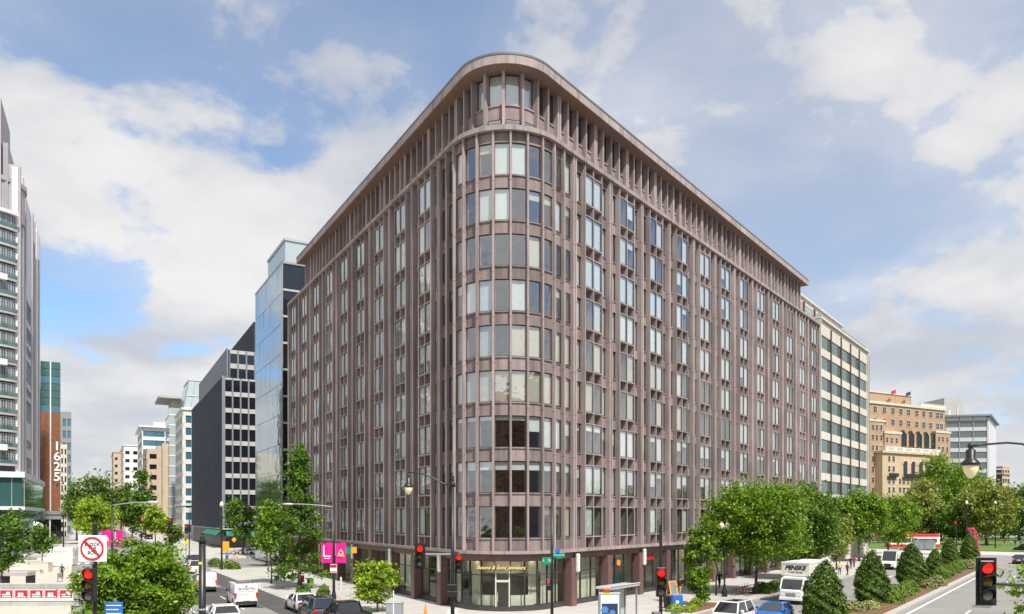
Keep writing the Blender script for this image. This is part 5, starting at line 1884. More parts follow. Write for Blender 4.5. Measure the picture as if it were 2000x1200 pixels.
# thick dark pole
x, y = at(395, 27)
t = thing('capped_pole', 'thick dark pole with a cap and finial, left of the white vans', 'pole', (x, y, .1))
zt_ = zat(1060, 27) - .1
part('shaft', MB().tube([(0, 0, 0), (0, 0, zt_)], [.145, .115], 14), 'metal_black', t, smooth=True)
part('cap', MB().lathe([(.12, 0), (.16, .02), (.16, .09), (.10, .12), (.08, .22), (.05, .26), (.05, .33), (.001, .36)], 14, (0, 0, zt_)), 'metal_black', t)
part('reflective_band', MB().lathe([(.125, 0), (.125, .06)], 14, (0, 0, zat(1192, 27) - .1)), 'letter_white', t)
part('yellow_tag', MB().box(-.08, .04, -.125, -.117, zat(1108, 27), zat(1103, 27)), 'sign_yellow', t)


def cobra(name, label, base, ztop, arm_dx, arm_dy, r=.09, lamp=.75):
    t = thing(name, label, 'street lamp', (base[0], base[1], .1))
    part('pole', MB().tube([(0, 0, 0), (0, 0, ztop)], [r * 1.25, r * .7], 12), 'metal_black', t, smooth=True)
    part('pole_base', MB().lathe([(r * 2, 0), (r * 2, .5), (r * 1.3, .8)], 12), 'metal_black', t)
    n = 7
    pts = [(arm_dx * i / n, arm_dy * i / n, ztop - .1 + .25 * sin(i / n * pi * .55)) for i in range(n + 1)]
    part('arm', MB().tube(pts, r * .55, 8), 'metal_grey', t, smooth=True)
    e = np.array(pts[-1])
    d = np.array((arm_dx, arm_dy, 0)) / math.hypot(arm_dx, arm_dy)
    hd = MB()
    a = atan2(d[1], d[0])
    lm = MB().loft([[(x_ * 1.0, y_ * w, z_ * hh) for (y_, z_) in ((-1, -.3), (-.8, .7), (0, 1), (.8, .7), (1, -.3), (0, -.8))] for x_, w, hh in ((-.1, .06, .06), (.15, .13, .10), (.55, .15, .11), (lamp, .07, .05))])
    part('lamp_head', lm, 'metal_pale', t, tuple(e), a, smooth=True)
    return t


def banner(t, x0, x1, z0, z1, kind, flip=False):
    b = MB()
    n = 6
    for i in range(n):
        a, c = x0 + (x1 - x0) * i / n, x0 + (x1 - x0) * (i + 1) / n
        ya, yc = .04 * sin(i * 1.1), .04 * sin((i + 1) * 1.1)
        b.quad((a, ya, z0), (c, yc, z0), (c, yc, z1), (a, ya, z1))
        b.quad((c, yc + .006, z0), (a, ya + .006, z0), (a, ya + .006, z1), (c, yc + .006, z1))
    bn = part('banner', b, 'magenta', t)
    part('banner_rod', MB().tube([(x0, 0, z1), (x1, 0, z1)], .02, 5).tube([(x0, 0, z0), (x1, 0, z0)], .02, 5), 'metal_black', t)
    w, h = abs(x1 - x0), z1 - z0
    xc, zc2 = (x0 + x1) / 2, (z0 + z1) / 2
    if kind == 'L':
        part('letter', MB().box(xc - .30 * w, xc - .20 * w, -.06, -.05, z0 + .30 * h, z0 + .86 * h).box(xc - .20 * w, xc + .36 * w, -.06, -.05, z0 + .30 * h, z0 + .36 * h), 'letter_white', bn)
        part('small_print', MB().box(xc - .2 * w, xc + .26 * w, -.06, -.05, z0 + .21 * h, z0 + .245 * h), 'letter_white', bn)
    else:
        q = MB()
        for a, b_ in (((-.26, -.08), (.26, -.08)), ((.26, -.08), (0, .17)), ((0, .17), (-.26, -.08))):
            q.tube([(xc + a[0] * w, -.06, zc2 + a[1] * h), (xc + b_[0] * w, -.06, zc2 + b_[1] * h)], .055 * w, 5)
        part('triangle_emblem', q, 'cream_band', bn)
        part('small_print', MB().box(xc - .33 * w, xc + .33 * w, -.06, -.05, z0 + .325 * h, z0 + .37 * h), 'cream_band', bn)


x, y = at(652, 69.2)
t = cobra('street_lamp', 'black street lamp with pink L banners before the left front of the brown building', (x, y), 8.5, -3.6, -.4, .11, .9)
zb0, zb1 = zat(1100, 69.2) - .1, zat(1060, 69.2) - .1
banner(t, -1.15, -.12, zb0, zb1, 'L')
banner(t, .18, 1.1, zb0, zb1, 'A')
rs = part('notice_plate', MB().bev(-.30, .30, -.14, -.11, zat(1119, 69.2) - .1, zat(1102, 69.2) - .1, .02), 'letter_white', t)
part('red_heading', MB().box(-.28, .28, -.15, -.142, zat(1109, 69.2) - .1, zat(1103, 69.2) - .1), 'sign_red', rs)
part('red_foot', MB().box(-.28, .28, -.15, -.142, zat(1118, 69.2) - .1, zat(1116, 69.2) - .1), 'sign_red', rs)
x, y = at(219, 62)
t = cobra('street_lamp', 'black street lamp with pink banners at the left above the foreground tree', (x, y), 8.55, 2.75, .3, .09, .9)
zb0, zb1 = zat(1067, 62) - .1, zat(1036, 62) - .1
banner(t, -.88, -.08, zb0, zb1, 'A')
banner(t, .1, .88, zb0, zb1, 'L')
x, y = at(218, 190)
cobra('street_lamp', 'small far street lamp over the road beside the foreground lamp', (x, y), 11.0, -2.0, .2, .1, .9)

# corner post with lantern arm and signals
Yp = 38.0
x, y = at(884, Yp)
t = thing('signal_post', 'black corner post with curved lantern arm and two red signals before the jeweller', 'traffic signal', (x, y, .14))
zz = zat(950, Yp) - .14
part('pole', MB().tube([(0, 0, 0), (0, 0, zz)], [.12, .075], 14), 'metal_black', t, smooth=True)
part('pole_base', MB().lathe([(.28, 0), (.28, .5), (.18, .8), (.12, 1.0)], 14), 'metal_black', t)
part('finial', MB().lathe([(.075, 0), (.13, .05), (.13, .14), (.07, .2), (.10, .3), (.06, .38), (.09, .46), (.03, .56), (.001, .62)], 12, (0, 0, zz)), 'metal_black', t, smooth=True)
arm = [(0, 0, zz + .02), (-.45, 0, zz + .12), (-1.0, 0, zz + .42), (-1.5, 0, zz + .62), (-1.85, 0, zz + .68), (-2.18, 0, zz + .68)]
part('arm', MB().tube(arm, [.05, .045, .04, .035, .03, .03], 8).tube([(0, 0, zz), (.25, 0, zz + .02)], .05, 6), 'metal_black', t, smooth=True)
lantern(t, (-2.18, 0, zat(967, Yp) - .0), .92)
za = zat(1083, Yp) - .14
part('mast_arm', MB().tube([(0, 0, za), (-1.9, 0, za)], .045, 8), 'metal_grey', t)
part('mast_arm', MB().tube([(0, 0, za - .55), (.3, 0, za - .55)], .035, 8).tube([(0, 0, za + .1), (.3, 0, za + .1)], .035, 8), 'metal_black', t)
signal_head(t, (-1.6, -.12, zat(1086, Yp) - .14), 0, scale=1.02)
signal_head(t, (.32, -.08, zat(1101, Yp) - .14), 0, scale=.88, plate=False)
part('walk_signal', MB().bev(-.26, .26, -.25, .0, zat(1152, Yp) - .14, zat(1141, Yp) - .14, .03).bev(-.26, .26, -.25, .0, zat(1165, Yp) - .14, zat(1154, Yp) - .14, .03), 'metal_black', t)
# sign post right of the jeweller's
Yq = 44.0
x, y = at(1078, Yq)
t = thing('sign_post', 'black post with green street-name signs and a walk signal right of the jeweller', 'sign post', (x, y, .14))
part('pole', MB().tube([(0, 0, 0), (0, 0, zat(975, Yq))], [.10, .075], 12), 'metal_black', t, smooth=True)
part('pole_base', MB().lathe([(.24, 0), (.24, .4), (.14, .8)], 12), 'metal_black', t)
s1 = part('street_sign', MB().bev(-.56, -.04, -.12, -.09, zat(1100, Yq) - .14, zat(1089, Yq) - .14, .01), 'sign_green', t)
text('lettering', 'L   St', .22, 'letter_white', s1, (-.30, -.126, zat(1094.5, Yq) - .14), (pi / 2, 0, 0), .003)
part('number_tab', MB().bev(-.44, -.16, -.12, -.09, zat(1103, Yq) - .14, zat(1100, Yq) - .14, .01), 'sign_green', s1)
s2 = part('street_sign', MB().bev(.06, .74, -.14, -.11, zat(1088.5, Yq) - .14, zat(1080, Yq) - .14, .01), 'sign_green', t)
text('lettering', 'Connecticut', .125, 'letter_white', s2, (.40, -.146, zat(1084, Yq) - .14), (pi / 2, 0, 0), .003)
part('number_tab', MB().bev(.26, .54, -.14, -.11, zat(1091, Yq) - .14, zat(1088.5, Yq) - .14, .01), 'sign_green', s2)
part('blue_plate', MB().lathe([(.16, -.02), (.16, .02)], 12, (.32, -.12, zat(1076.5, Yq) - .14), axis='y'), 'sign_blue', t)
part('walk_signal', MB().bev(-.36, -.06, -.25, .05, zat(1141, Yq) - .14, zat(1130, Yq) - .14, .03).bev(-.36, -.06, -.25, .05, zat(1153, Yq) - .14, zat(1142, Yq) - .14, .03), 'metal_black', t)
part('red_hand', MB().bev(-.26, -.15, -.262, -.252, zat(1139, Yq) - .14, zat(1132, Yq) - .14, .01), 'red_lens', t)
# signal on the median nose
Ym = 28.0
x, y = at(1292, Ym)
t = thing('signal_post', 'median signal post with a single red light before the orange chalkboard', 'traffic signal', (x, y, .16))
part('pole', MB().tube([(0, .14, 0), (0, .14, zat(1034, Ym))], [.075, .055], 12), 'metal_black', t)
part('pole_base', MB().lathe([(.2, 0), (.2, .4), (.1, .7)], 12, (0, .14, 0)), 'metal_black', t)
signal_head(t, (-.03, -.1, zat(1137, Ym) - .16), 0, scale=1.0, plate=False)
part('walk_signal', MB().bev(-.36, -.04, -.25, .05, zat(1213, Ym) - .16, zat(1195, Ym) - .16, .03), 'metal_black', t)
part('bracket', MB().tube([(0, .14, zat(1193, Ym) - .16), (.55, .1, zat(1193, Ym) - .16), (.55, .1, zat(1200, Ym) - .16)], .03, 6), 'metal_black', t)
part('walk_signal', MB().bev(.36, .72, -.2, .1, zat(1213, Ym) - .16, zat(1198, Ym) - .16, .03), 'metal_black', t)
# near right signal on a mast arm, and the hanging lantern
Yn = 19.2
x, y = at(1928, Yn)
xo, yo = 14.6, 19.6
t = thing('signal_mast', 'large near red signal on a mast arm over the right-hand road', 'traffic signal', (xo, yo, .14))
part('pole', MB().tube([(0, 0, 0), (0, 0, 6.6)], [.12, .09], 12), 'metal_black', t)
za = zat(1142, Yn) - .14
part('mast_arm', MB().tube([(0, 0, za - .12), (x - xo + .2, y - yo + .15, za)], .035, 8), 'metal_black', t)
signal_head(t, (x - xo, y - yo, zat(1136, Yn) - .14), radians(-8), scale=.98, plate=True)
Yn = 24.0
x, y = at(1896, Yn)
xo, yo = 20.0, 24.6
t = thing('street_lamp', 'black hanging lantern on a curved arm at the upper right', 'street lamp', (xo, yo, .14))
zl = zat(935, Yn) - .0
zt2 = zat(872, Yn) - .14
part('pole', MB().tube([(0, 0, 0), (0, 0, zt2 - 1.2)], [.12, .08], 12), 'metal_black', t)
e = np.array((x - xo, y - yo, zt2))
part('arm', MB().tube([(0, 0, zt2 - 1.5), (-1.6, 0, zt2 - 1.0), (-2.7, -.15, zt2 - .42), (-3.85, -.3, zt2 + .10), (-4.4, -.4, zt2 + .13), tuple(e + (.35, 0, .05)), tuple(e)], .034, 8), 'metal_black', t, smooth=True)
lantern(t, (x - xo, y - yo, zl), 1.0)
# twin-globe lamp post
x, y = at(1415, 72)
t = thing('globe_lamp', 'black lamp post with twin pale globes by the avenue tree bed', 'street lamp', (x, y, .14))
zg = zat(1034, 72) - .14
part('pole', MB().lathe([(.28, 0), (.28, .4), (.16, .7), (.12, 1.0), (.085, 1.2), (.075, zg - .7), (.14, zg - .6), (.15, zg - .1), (.05, zg)], 14), 'metal_black', t, smooth=True)
for sg in (-1, 1):
    part('globe', MB().lathe([(.001, -.30), (.12, -.28), (.24, -.12), (.27, .08), (.20, .26), (.08, .36), (.08, .42), (.001, .50)], 14, (sg * .27, 0, zg + .25)), 'globe_glass', t, smooth=True)
    part('arm', MB().tube([(0, 0, zg - .2), (sg * .27, 0, zg - .08), (sg * .27, 0, zg)], .04, 6), 'metal_black', t)
# far signals
for i, (px, Y, yy, lit, lab) in enumerate(((334, 150, 1018, 'red', 'far red signal over the left street right of the yellow-green tree'), (366, 135, 1030, 'red', 'far red signal left of the dark granite block'), (242, 260, 1004, 'green', 'tiny green signal far down the left street'), (1868, 150, 1023, 'red', 'far red signal at the end of the avenue before the park'))):
    x, y = at(px, Y)
    t = thing('traffic_signal', lab, 'traffic signal', (x, y, .1), 0, 'far traffic signals')
    z = zat(yy, Y) - .1
    part('pole', MB().tube([(.2, .3, 0), (.2, .3, z + 1.2)], .1, 8), 'metal_black', t)
    signal_head(t, (-.2, 0, z - .3), 0, lit, 1.35)
# posts of the far junction
for i, (px, Y, top, lab) in enumerate(((433, 108, 990, 'dark lamp post with pale globe by the orange sign'), (124, 150, 1010, 'dark post before the brick building entrance'), (1944, 175, 985, 'dark lamp post before the park right of the sculpture'), (1888, 160, 985, 'tall dark lamp post with globe before the park trees'))):
    x, y = at(px, Y)
    t = thing('lamp_post', lab, 'street lamp', (x, y, .1), 0, 'far lamp posts')
    z = zat(top, Y) - .1
    part('pole', MB().tube([(0, 0, 0), (0, 0, z)], [.14, .09], 8), 'metal_black', t)
    part('globe', MB().lathe([(.001, -.1), (.25, .1), (.28, .35), (.12, .7), (.001, .75)], 10, (0, 0, z)), 'globe_glass' if i != 1 else 'metal_black', t, smooth=True)


def panel_sign(name, label, px, Y, y0, y1, wpx, m, shape='rect', posts=True, h0=0.0):
    x, y = at(px, Y)
    t = thing(name, label, 'sign', (x, y, .1))
    z0, z1 = zat(y1, Y) - .1, zat(y0, Y) - .1
    w = wpx / 1500 * Y / 2
    if shape == 'diamond':
        zc2, hh = (z0 + z1) / 2, (z1 - z0) / 2
        pts = [(-w, zc2), (0, zc2 - hh), (w, zc2), (0, zc2 + hh)]
        part('plate', MB().loft([[(p[0], 0, p[1]) for p in pts], [(p[0], .03, p[1]) for p in pts]]), m, t)
    else:
        part('plate', MB().bev(-w, w, 0, .03, z0, z1, .02), m, t)
    part('post', MB().tube([(0, .08, 0), (0, .08, z1)], .04, 6), 'metal_black', t)
    return t


t = panel_sign('warning_sign', 'bright yellow diamond pedestrian sign by the far junction', 363, 138, 1054, 1066, 11, 'sign_yellow', 'diamond')
part('symbol', MB().box(-.12, .1, -.02, -.006, 3.0, 3.5), 'letter_dark', t)
panel_sign('orange_sign', 'orange rectangular sign on a post by the left kerb', 441, 112, 1058, 1078, 13, 'sign_orange')
panel_sign('orange_sign', 'small orange round work sign before the granite block', 457, 140, 1049, 1060, 10, 'sign_orange', 'diamond')
panel_sign('orange_sign', 'orange diamond work sign far down the left street', 241, 190, 1018, 1030, 10, 'sign_orange', 'diamond')
panel_sign('pink_banner_sign', 'small pink banner on a post under the yellow-green tree', 279, 190, 1006, 1018, 7, 'magenta')

# ------------------------------------------------------------------ things on the pavements
x, y = at(1204, 54.5)
t = thing('bus_shelter', 'steel and glass bus shelter with a poster panel at the bottom edge', 'bus shelter', (x, y, .14), RZR)
part('roof', MB().bev(-1.9, 2.2, -.7, .6, 2.50, 2.66, .04), 'metal_pale', t)
part('roof_rail', MB().tube([(-1.9, -.7, 2.7), (2.2, -.7, 2.7)], .05, 6), 'metal_pale', t)
for xx in (-1.6, .1, 1.95):
    part('post', MB().box(xx - .07, xx + .07, .35, .49, 0, 2.5), 'metal_grey', t)
part('post', MB().box(1.9, 2.0, -.6, -.5, 0, 2.5), 'metal_grey', t)
part('glass_panel', MB().box(-1.5, 1.85, .4, .43, .3, 2.3), 'pale_glass', t)
pp = part('poster_panel', MB().bev(-.75, .75, -.14, .14, .2, 2.35, .04), 'metal_grey', t, (-2.3, -.75, 0), -RZR + .05)
part('poster', MB().box(-.62, .62, -.165, -.145, .3, 2.2), 'letter_white', pp)
part('picture', MB().box(-.55, .55, -.18, -.166, .35, 1.62), 'cloth_navy', pp)
pf = MB()
for a_, b_, w_, m_ in ((-.35, 1.2, .25, 0), (.18, 1.0, .2, 0), (-.05, .7, .28, 0)):
    pf.lathe([(w_, -.004), (w_, .0)], 12, (a_, -.184, b_), axis='y')
part('picture_shape', pf, 'box_blue' if 'box_blue' in M else 'cloth_blue', pp)
part('panel_top', MB().bev(-.45, -.02, -.1, .1, 2.36, 2.62, .06), 'box_red', pp)
part('panel_badge', MB().box(-.40, .0, -.17, -.15, 2.2, 2.36), 'box_green', pp)
x, y = at(1313, 72.3)
t = thing('chalkboard', 'orange-framed chalkboard A-frame sign outside the shops', 'sign', (x, y, .14), radians(20))
for sgn in (-1, 1):
    q = MB()
    for x0, x1, z0, z1 in ((-.42, -.32, 0, 1.45), (.32, .42, 0, 1.45), (-.32, .32, 1.33, 1.45), (-.32, .32, .12, .24)):
        q.add([(x0, sgn * (.45 - .30 * z0), z0), (x1, sgn * (.45 - .30 * z0), z0), (x1, sgn * (.45 - .30 * z1), z1), (x0, sgn * (.45 - .30 * z1), z1),
               (x0, sgn * (.41 - .30 * z0), z0), (x1, sgn * (.41 - .30 * z0), z0), (x1, sgn * (.41 - .30 * z1), z1), (x0, sgn * (.41 - .30 * z1), z1)],
              [(0, 1, 2, 3), (7, 6, 5, 4), (0, 4, 5, 1), (1, 5, 6, 2), (2, 6, 7, 3), (3, 7, 4, 0)])
    part('frame', q, 'sign_orange', t)
    part('board', MB().quad((-.32, sgn * (.43 - .072), .24), (.32, sgn * (.43 - .072), .24), (.32, sgn * (.43 - .40), 1.33), (-.32, sgn * (.43 - .40), 1.33)), 'cloth_grey', t)
x, y = at(1322, 61.5)
t = thing('newspaper_box', 'blue newspaper box on the pavement below the chalkboard', 'newspaper box', (x, y, .14), .15)
part('cabinet', MB().bev(-.42, .42, -.25, .25, .25, 1.25, .03), 'sign_blue', t)
part('pedestal', MB().box(-.25, .25, -.2, .2, 0, .25), 'metal_black', t)
part('emblem', MB().lathe([(.14, -.02), (.12, .0)], 12, (-.05, -.255, .7), axis='y'), 'letter_white', t)
x, y = at(1303, 63)
t = thing('litter_bin', 'dark round litter bin left of the blue newspaper box', 'litter bin', (x, y, .14))
part('body', MB().lathe([(.28, 0), (.33, .8), (.36, .82), (.36, .95), (.2, 1.0), (.001, 1.0)], 14), 'metal_black', t)
# utility box, post and cone at the corner
x, y = at(771, 57.5)
t = thing('utility_box', 'grey metal utility box on the corner pavement by the young tree', 'utility box', (x, y, .14), -.1)
part('cabinet', MB().bev(-.58, .58, -.4, .4, 0, 1.08, .03), 'utility_grey', t)
part('lid', MB().bev(-.6, .6, -.43, .43, 1.08, 1.16, .03), 'metal_pale', t)
x, y = at(768.5, 56)
t = thing('white_post', 'thin white marker post in front of the grey utility box', 'post', (x, y, .14))
part('shaft', MB().tube([(0, 0, 0), (0, 0, 2.05)], .035, 8), 'letter_white', t)
part('cap', MB().lathe([(.045, 2.03), (.045, 2.09), (.001, 2.11)], 8), 'letter_white', t)


def cone(label, px, Y, h=.95):
    x, y = at(px, Y)
    t = thing('traffic_cone', label, 'traffic cone', (x, y, .14), 0, 'orange cones')
    part('base', MB().bev(-.2, .2, -.2, .2, 0, .05, .02), 'orange', t)
    part('cone', MB().lathe([(.15, .05), (.03, h), (.001, h + .01)], 12), 'orange', t)
    part('band', MB().lathe([(.098, h * .45), (.074, h * .65)], 12), 'letter_white', t)


cone('orange traffic cone on the corner pavement between the brown columns', 831, 58.2)
cone('orange traffic barrel standing at the far junction', 463, 133, 1.4)
x, y = at(884, 54.6)
t = thing('notice_board', 'small white notice board at the bottom edge before the corner post', 'sign', (x, y, .14))
part('board', MB().bev(-.36, .36, 0, .05, .1, .92, .03), 'letter_white', t)
part('foot', MB().box(-.3, .3, -.2, .25, 0, .1), 'metal_grey', t)
for i, (px, Y, lab) in enumerate(((557, 93, 'white and red A-board, left of the pair under the dark tree'), (570, 93, 'white and red A-board, right of the pair under the dark tree'))):
    x, y = at(px, Y)
    t = thing('folding_board', lab, 'sign', (x, y, .14), -.2)
    part('board', MB().bev(-.34, .34, -.05, .0, .15, 1.35, .02), 'letter_white', t)
    part('red_heading', MB().box(-.30, .30, -.06, -.052, .8 if i else 1.0, 1.05 if i else 1.3), 'sign_red', t)
    part('leg', MB().box(-.34, .34, -.1, -.05, 0, .15).box(-.34, .34, .3, .35, 0, .5), 'metal_black', t)
for i, (px, Y, m_, lab, hh) in enumerate(((588, 84, 'box_red', 'red newspaper box under the dark spire-shaped tree', 1.05), (606, 80, 'box_green', 'lime green newspaper box beside the red one', 1.1))):
    x, y = at(px, Y)
    t = thing('newspaper_box', lab, 'newspaper box', (x, y, .14), -.4)
    part('cabinet', MB().bev(-.28, .28, -.22, .22, .3, hh, .03), m_, t)
    part('pedestal', MB().box(-.08, .08, -.08, .08, 0, .3), 'metal_black', t)
    part('window', MB().box(-.2, .2, -.235, -.222, .6, hh - .15), 'plastic_black', t)
x, y = at(605, 79)
t = thing('parking_sign', 'narrow orange and white parking sign over the lime green box', 'sign', (x, y, .14))
part('post', MB().tube([(0, .06, 0), (0, .06, 2.5)], .03, 6), 'metal_grey', t)
part('plate', MB().bev(-.18, .18, 0, .03, 1.85, 2.5, .01), 'stone_tan', t)
part('lower_plate', MB().bev(-.18, .18, 0, .03, 1.2, 1.8, .01), 'letter_white', t)
x, y = at(666, 79)
t = thing('bollard', 'pale green bollard before the shaded passage of the brown building', 'bollard', (x, y, .14))
part('shaft', MB().lathe([(.11, 0), (.11, 1.15), (.08, 1.25), (.001, 1.28)], 10), 'stone_white', t)
# flags at the shaded passage
p = PL(23.5, -.4)
t = thing('shop_flags', 'small orange and green hanging sign on the shaded left shops', 'sign', (p[0], p[1], 3.4), RZL)
part('rod', MB().tube([(0, .4, 1.0), (0, -1.2, 1.0)], .03, 6), 'metal_black', t)
part('orange_panel', MB().box(-.03, .03, -.5, .1, .3, .95), 'sign_orange', t)
part('green_panel', MB().box(-.03, .03, -1.2, -.55, .25, .95), 'sign_green', t)


def bicycle(label, loc, rz, paint='red'):
    t = thing('bicycle', label, 'bicycle', (loc[0], loc[1], .14), rz, 'parked bicycles')
    for xx in (-.52, .52):
        n = 16
        w = MB()
        ring = [(xx + .33 * cos(2 * pi * k / n), 0, .34 + .33 * sin(2 * pi * k / n)) for k in range(n + 1)]
        w.tube(ring, .022, 5)
        part('wheel', w, 'tyre', t)
    part('frame', MB().tube([(-.52, 0, .34), (-.1, 0, .32), (.36, 0, .82), (-.2, 0, .8), (-.1, 0, .32)], .02, 5).tube([(-.52, 0, .34), (-.2, 0, .8)], .014, 5).tube([(.52, 0, .34), (.34, 0, .98)], .018, 5), 'car_' + paint, t)
    part('saddle', MB().bev(-.36, -.1, -.06, .06, .88, .93, .02), 'plastic_black', t)
    part('seat_post', MB().tube([(-.2, 0, .8), (-.22, 0, .89)], .015, 5), 'metal_grey', t)
    part('handlebar', MB().tube([(.40, -.26, 1.0), (.34, 0, 1.0), (.40, .26, 1.0)], .014, 5), 'metal_black', t)


for i in range(5):
    bicycle('%s bicycle in the rack by the twin-globe lamp, from the left' % words[i], PR(19.3 + i * .75, -8.0), RZR + pi / 2 + .25, ('black', 'red', 'silver', 'black', 'blue')[i])
for i in range(4):
    bicycle('%s bicycle at the dock behind the first holly, from the left' % words[i], PR(42 + i * .9, -8.6), RZR + pi / 2 + .2, ('red', 'red', 'black', 'red')[i])
p = PR(33.5, -8.4)
t = thing('rail_fence', 'low black rail by the bicycle stand beside the truck', 'fence', (p[0], p[1], .14), RZR)
for k in range(4):
    part('rail', MB().tube([(0, 0, .35 + k * .2), (4.5, 0, .35 + k * .2)], .025, 5), 'metal_black', t)
for k in range(4):
    part('post', MB().tube([(k * 1.5, 0, 0), (k * 1.5, 0, 1.0)], .04, 6), 'metal_black', t)

# pink lattice sculpture at the end of the median
x, y = at(1912, 131)
t = thing('lattice_sculpture', 'tall pink open lattice sculpture at the far end of the median', 'sculpture', (x, y, .2))
sc = MB()
r = np.random.default_rng(5)
n_ = 9
rings = []
for k in range(n_):
    u = k / (n_ - 1)
    ce = (-.15 - 1.25 * u ** 2.2, 0, u * 5.4)
    rr = .34 + .38 * max(0, u - .25)
    if u > .9:
        rr *= .8
    rings.append([(ce[0] + rr * cos(a + k * .5), ce[1] + rr * sin(a + k * .5), ce[2] + .12 * sin(3 * a)) for a in np.linspace(0, 2 * pi, 6)[:-1]])
for k in range(n_):
    for i in range(5):
        sc.tube([rings[k][i], rings[k][(i + 1) % 5]], .05, 5)
        if k < n_ - 1:
            sc.tube([rings[k][i], rings[k + 1][i]], .06, 5)
            sc.tube([rings[k][i], rings[k + 1][(i + 1) % 5]], .04, 5)
part('lattice', sc, 'pink_sculpt', t)
part('base', MB().lathe([(.6, 0), (.6, .12), (.001, .12)], 14), 'metal_grey', t)

# ------------------------------------------------------------------ plaza at the left
x, y = at(8, 152)
t = thing('pavilion', 'white round-roofed glazed pavilion behind the trees at the left edge', 'pavilion', (x, y, .14), radians(4))
ring = []
b = MB()
prof = [(0, 5.0), (.2, 5.9), (.8, 6.35), (2.0, 6.55), (3.2, 6.35), (3.8, 5.9), (4.0, 5.0)]
b.loft([[(-14, p[0], p[1]) for p in prof], [(4.6, p[0], p[1]) for p in prof], [(5.8, .5 + p[0] * .75, 5 + (p[1] - 5) * .75) for p in prof]])
part('roof', b, 'panel_white', t, smooth=False)
part('glazing', MB().box(-14, 5.2, .25, 3.8, .6, 5.0), 'dark_glass', t)
part('base', MB().box(-14, 5.4, .1, 3.9, 0, .6).box(-14, 5.5, .05, 3.95, 2.6, 2.9), 'panel_white', t)
for k in range(10):
    part('mullion', MB().box(-13.5 + k * 2.05, -13.3 + k * 2.05, .12, .3, .6, 5.0), 'panel_white', t)
x, y = at(117, 120)
t = thing('stone_wall', 'pale inscribed stone wall on the plaza below the brick building', 'wall', (x, y, .14), .1)
part('wall', MB().bev(-1.9, 1.9, 0, .8, 0, 2.6, .05), 'stone_white', t)
part('step', MB().box(-2.6, 2.6, -1.6, 0, 0, 1.1), 'stone_white', t)
for k, (x0, w_) in enumerate(((-.9, .35), (-.45, .3), (-.05, .4), (.5, .2), (.85, .12))):
    part('carved_letter', MB().box(x0, x0 + w_ * .35, -.012, .0, 1.35, 2.05).box(x0, x0 + w_, -.012, .0, 1.9, 2.05), 'concrete_grey', t)
for i, (px, Y, w_, d_, h_, lab) in enumerate(((50, 108, 3.2, 1.4, 1.2, 'stone planter box left of the inscribed wall'), (76, 103, 2.4, 1.2, 1.3, 'square stone planter with dark opening on the plaza'), (30, 100, 6.0, 1.0, .5, 'long low stone bench across the plaza'))):
    x, y = at(px, Y)
    t = thing('stone_planter', lab, 'planter', (x, y, .14), .1)
    q = MB().box(-w_ / 2, w_ / 2, 0, .18, 0, h_).box(-w_ / 2, w_ / 2, d_ - .18, d_, 0, h_).box(-w_ / 2, -w_ / 2 + .18, .18, d_ - .18, 0, h_).box(w_ / 2 - .18, w_ / 2, .18, d_ - .18, 0, h_)
    part('box', q, 'stone_cream', t)
    part('soil', MB().box(-w_ / 2 + .18, w_ / 2 - .18, .18, d_ - .18, .1, h_ - .1), 'soil', t)
    part('coping', MB().box(-w_ / 2 - .06, w_ / 2 + .06, -.06, .22, h_, h_ + .09), 'stone_white', t)
x, y = at(68, 64.5)
t = thing('low_wall', 'long low concrete wall at the lower left with red panels above', 'wall', (x, y, .14), radians(1))
part('wall', MB().bev(-6, 3.6, 0, .5, 0, .42, .04), 'concrete_grey', t)
part('coping', MB().bev(-6.1, 3.7, -.05, .6, .42, .54, .03), 'stone_white', t)
part('screen_wall', MB().bev(-6, 1.9, 1.6, 2.0, 0, 1.75, .04), 'concrete_grey', t)
x, y = at(68, 64.9)
t = thing('red_panel_fence', 'row of framed red panels on the low wall at the lower left', 'fence', (x, y, .7), radians(1))
for k in range(6):
    x0 = -4.2 + k * 1.25
    w_ = 1.15
    f = part('frame', MB().box(x0, x0 + w_, 0, .05, 0, .06).box(x0, x0 + w_, 0, .05, .72, .78).box(x0, x0 + .05, 0, .05, .06, .72).box(x0 + w_ - .05, x0 + w_, 0, .05, .06, .72), 'panel_white', t)
    part('red_panel', MB().box(x0 + .05, x0 + w_ - .05, .015, .035, .06, .72), 'sign_red', f)
    d_ = MB().bev(x0 + .28, x0 + .72, .005, .014, .22, .50, .005).box(x0 + .18, x0 + .95, .005, .014, .14, .19)
    if k % 2:
        d_ = MB().bev(x0 + .2, x0 + .9, .005, .014, .3, .40, .005).box(x0 + .55, x0 + .85, .005, .014, .42, .58).box(x0 + .2, x0 + .95, .005, .014, .14, .2)
    part('white_print', d_, 'letter_white', f)
x, y = at(26, 80)
t = thing('parasol_table', 'folded purple-brown canopy and table beside the plaza tree', 'table', (x, y, .14))
part('top', MB().bev(-1.6, 1.4, 0, 1.6, 1.3, 1.75, .08), 'panel_mauve', t)
for xx in (-1.4, 1.3):
    part('leg', MB().box(xx - .08, xx + .08, .1, 1.5, 0, 1.3), 'metal_black', t)
x, y = at(117, 88)
t = thing('cafe_chair', 'dark folding chair standing alone on the plaza', 'chair', (x, y, .14), .6)
part('seat', MB().bev(-.25, .25, -.25, .25, .42, .47, .02), 'cloth_grey', t)
part('backrest', MB().bev(-.25, .25, .22, .27, .5, 1.0, .02), 'cloth_grey', t)
for sx in (-.22, .22):
    for sy in (-.22, .22):
        part('leg', MB().tube([(sx, sy, 0), (sx, sy, .44)], .02, 5), 'metal_black', t)

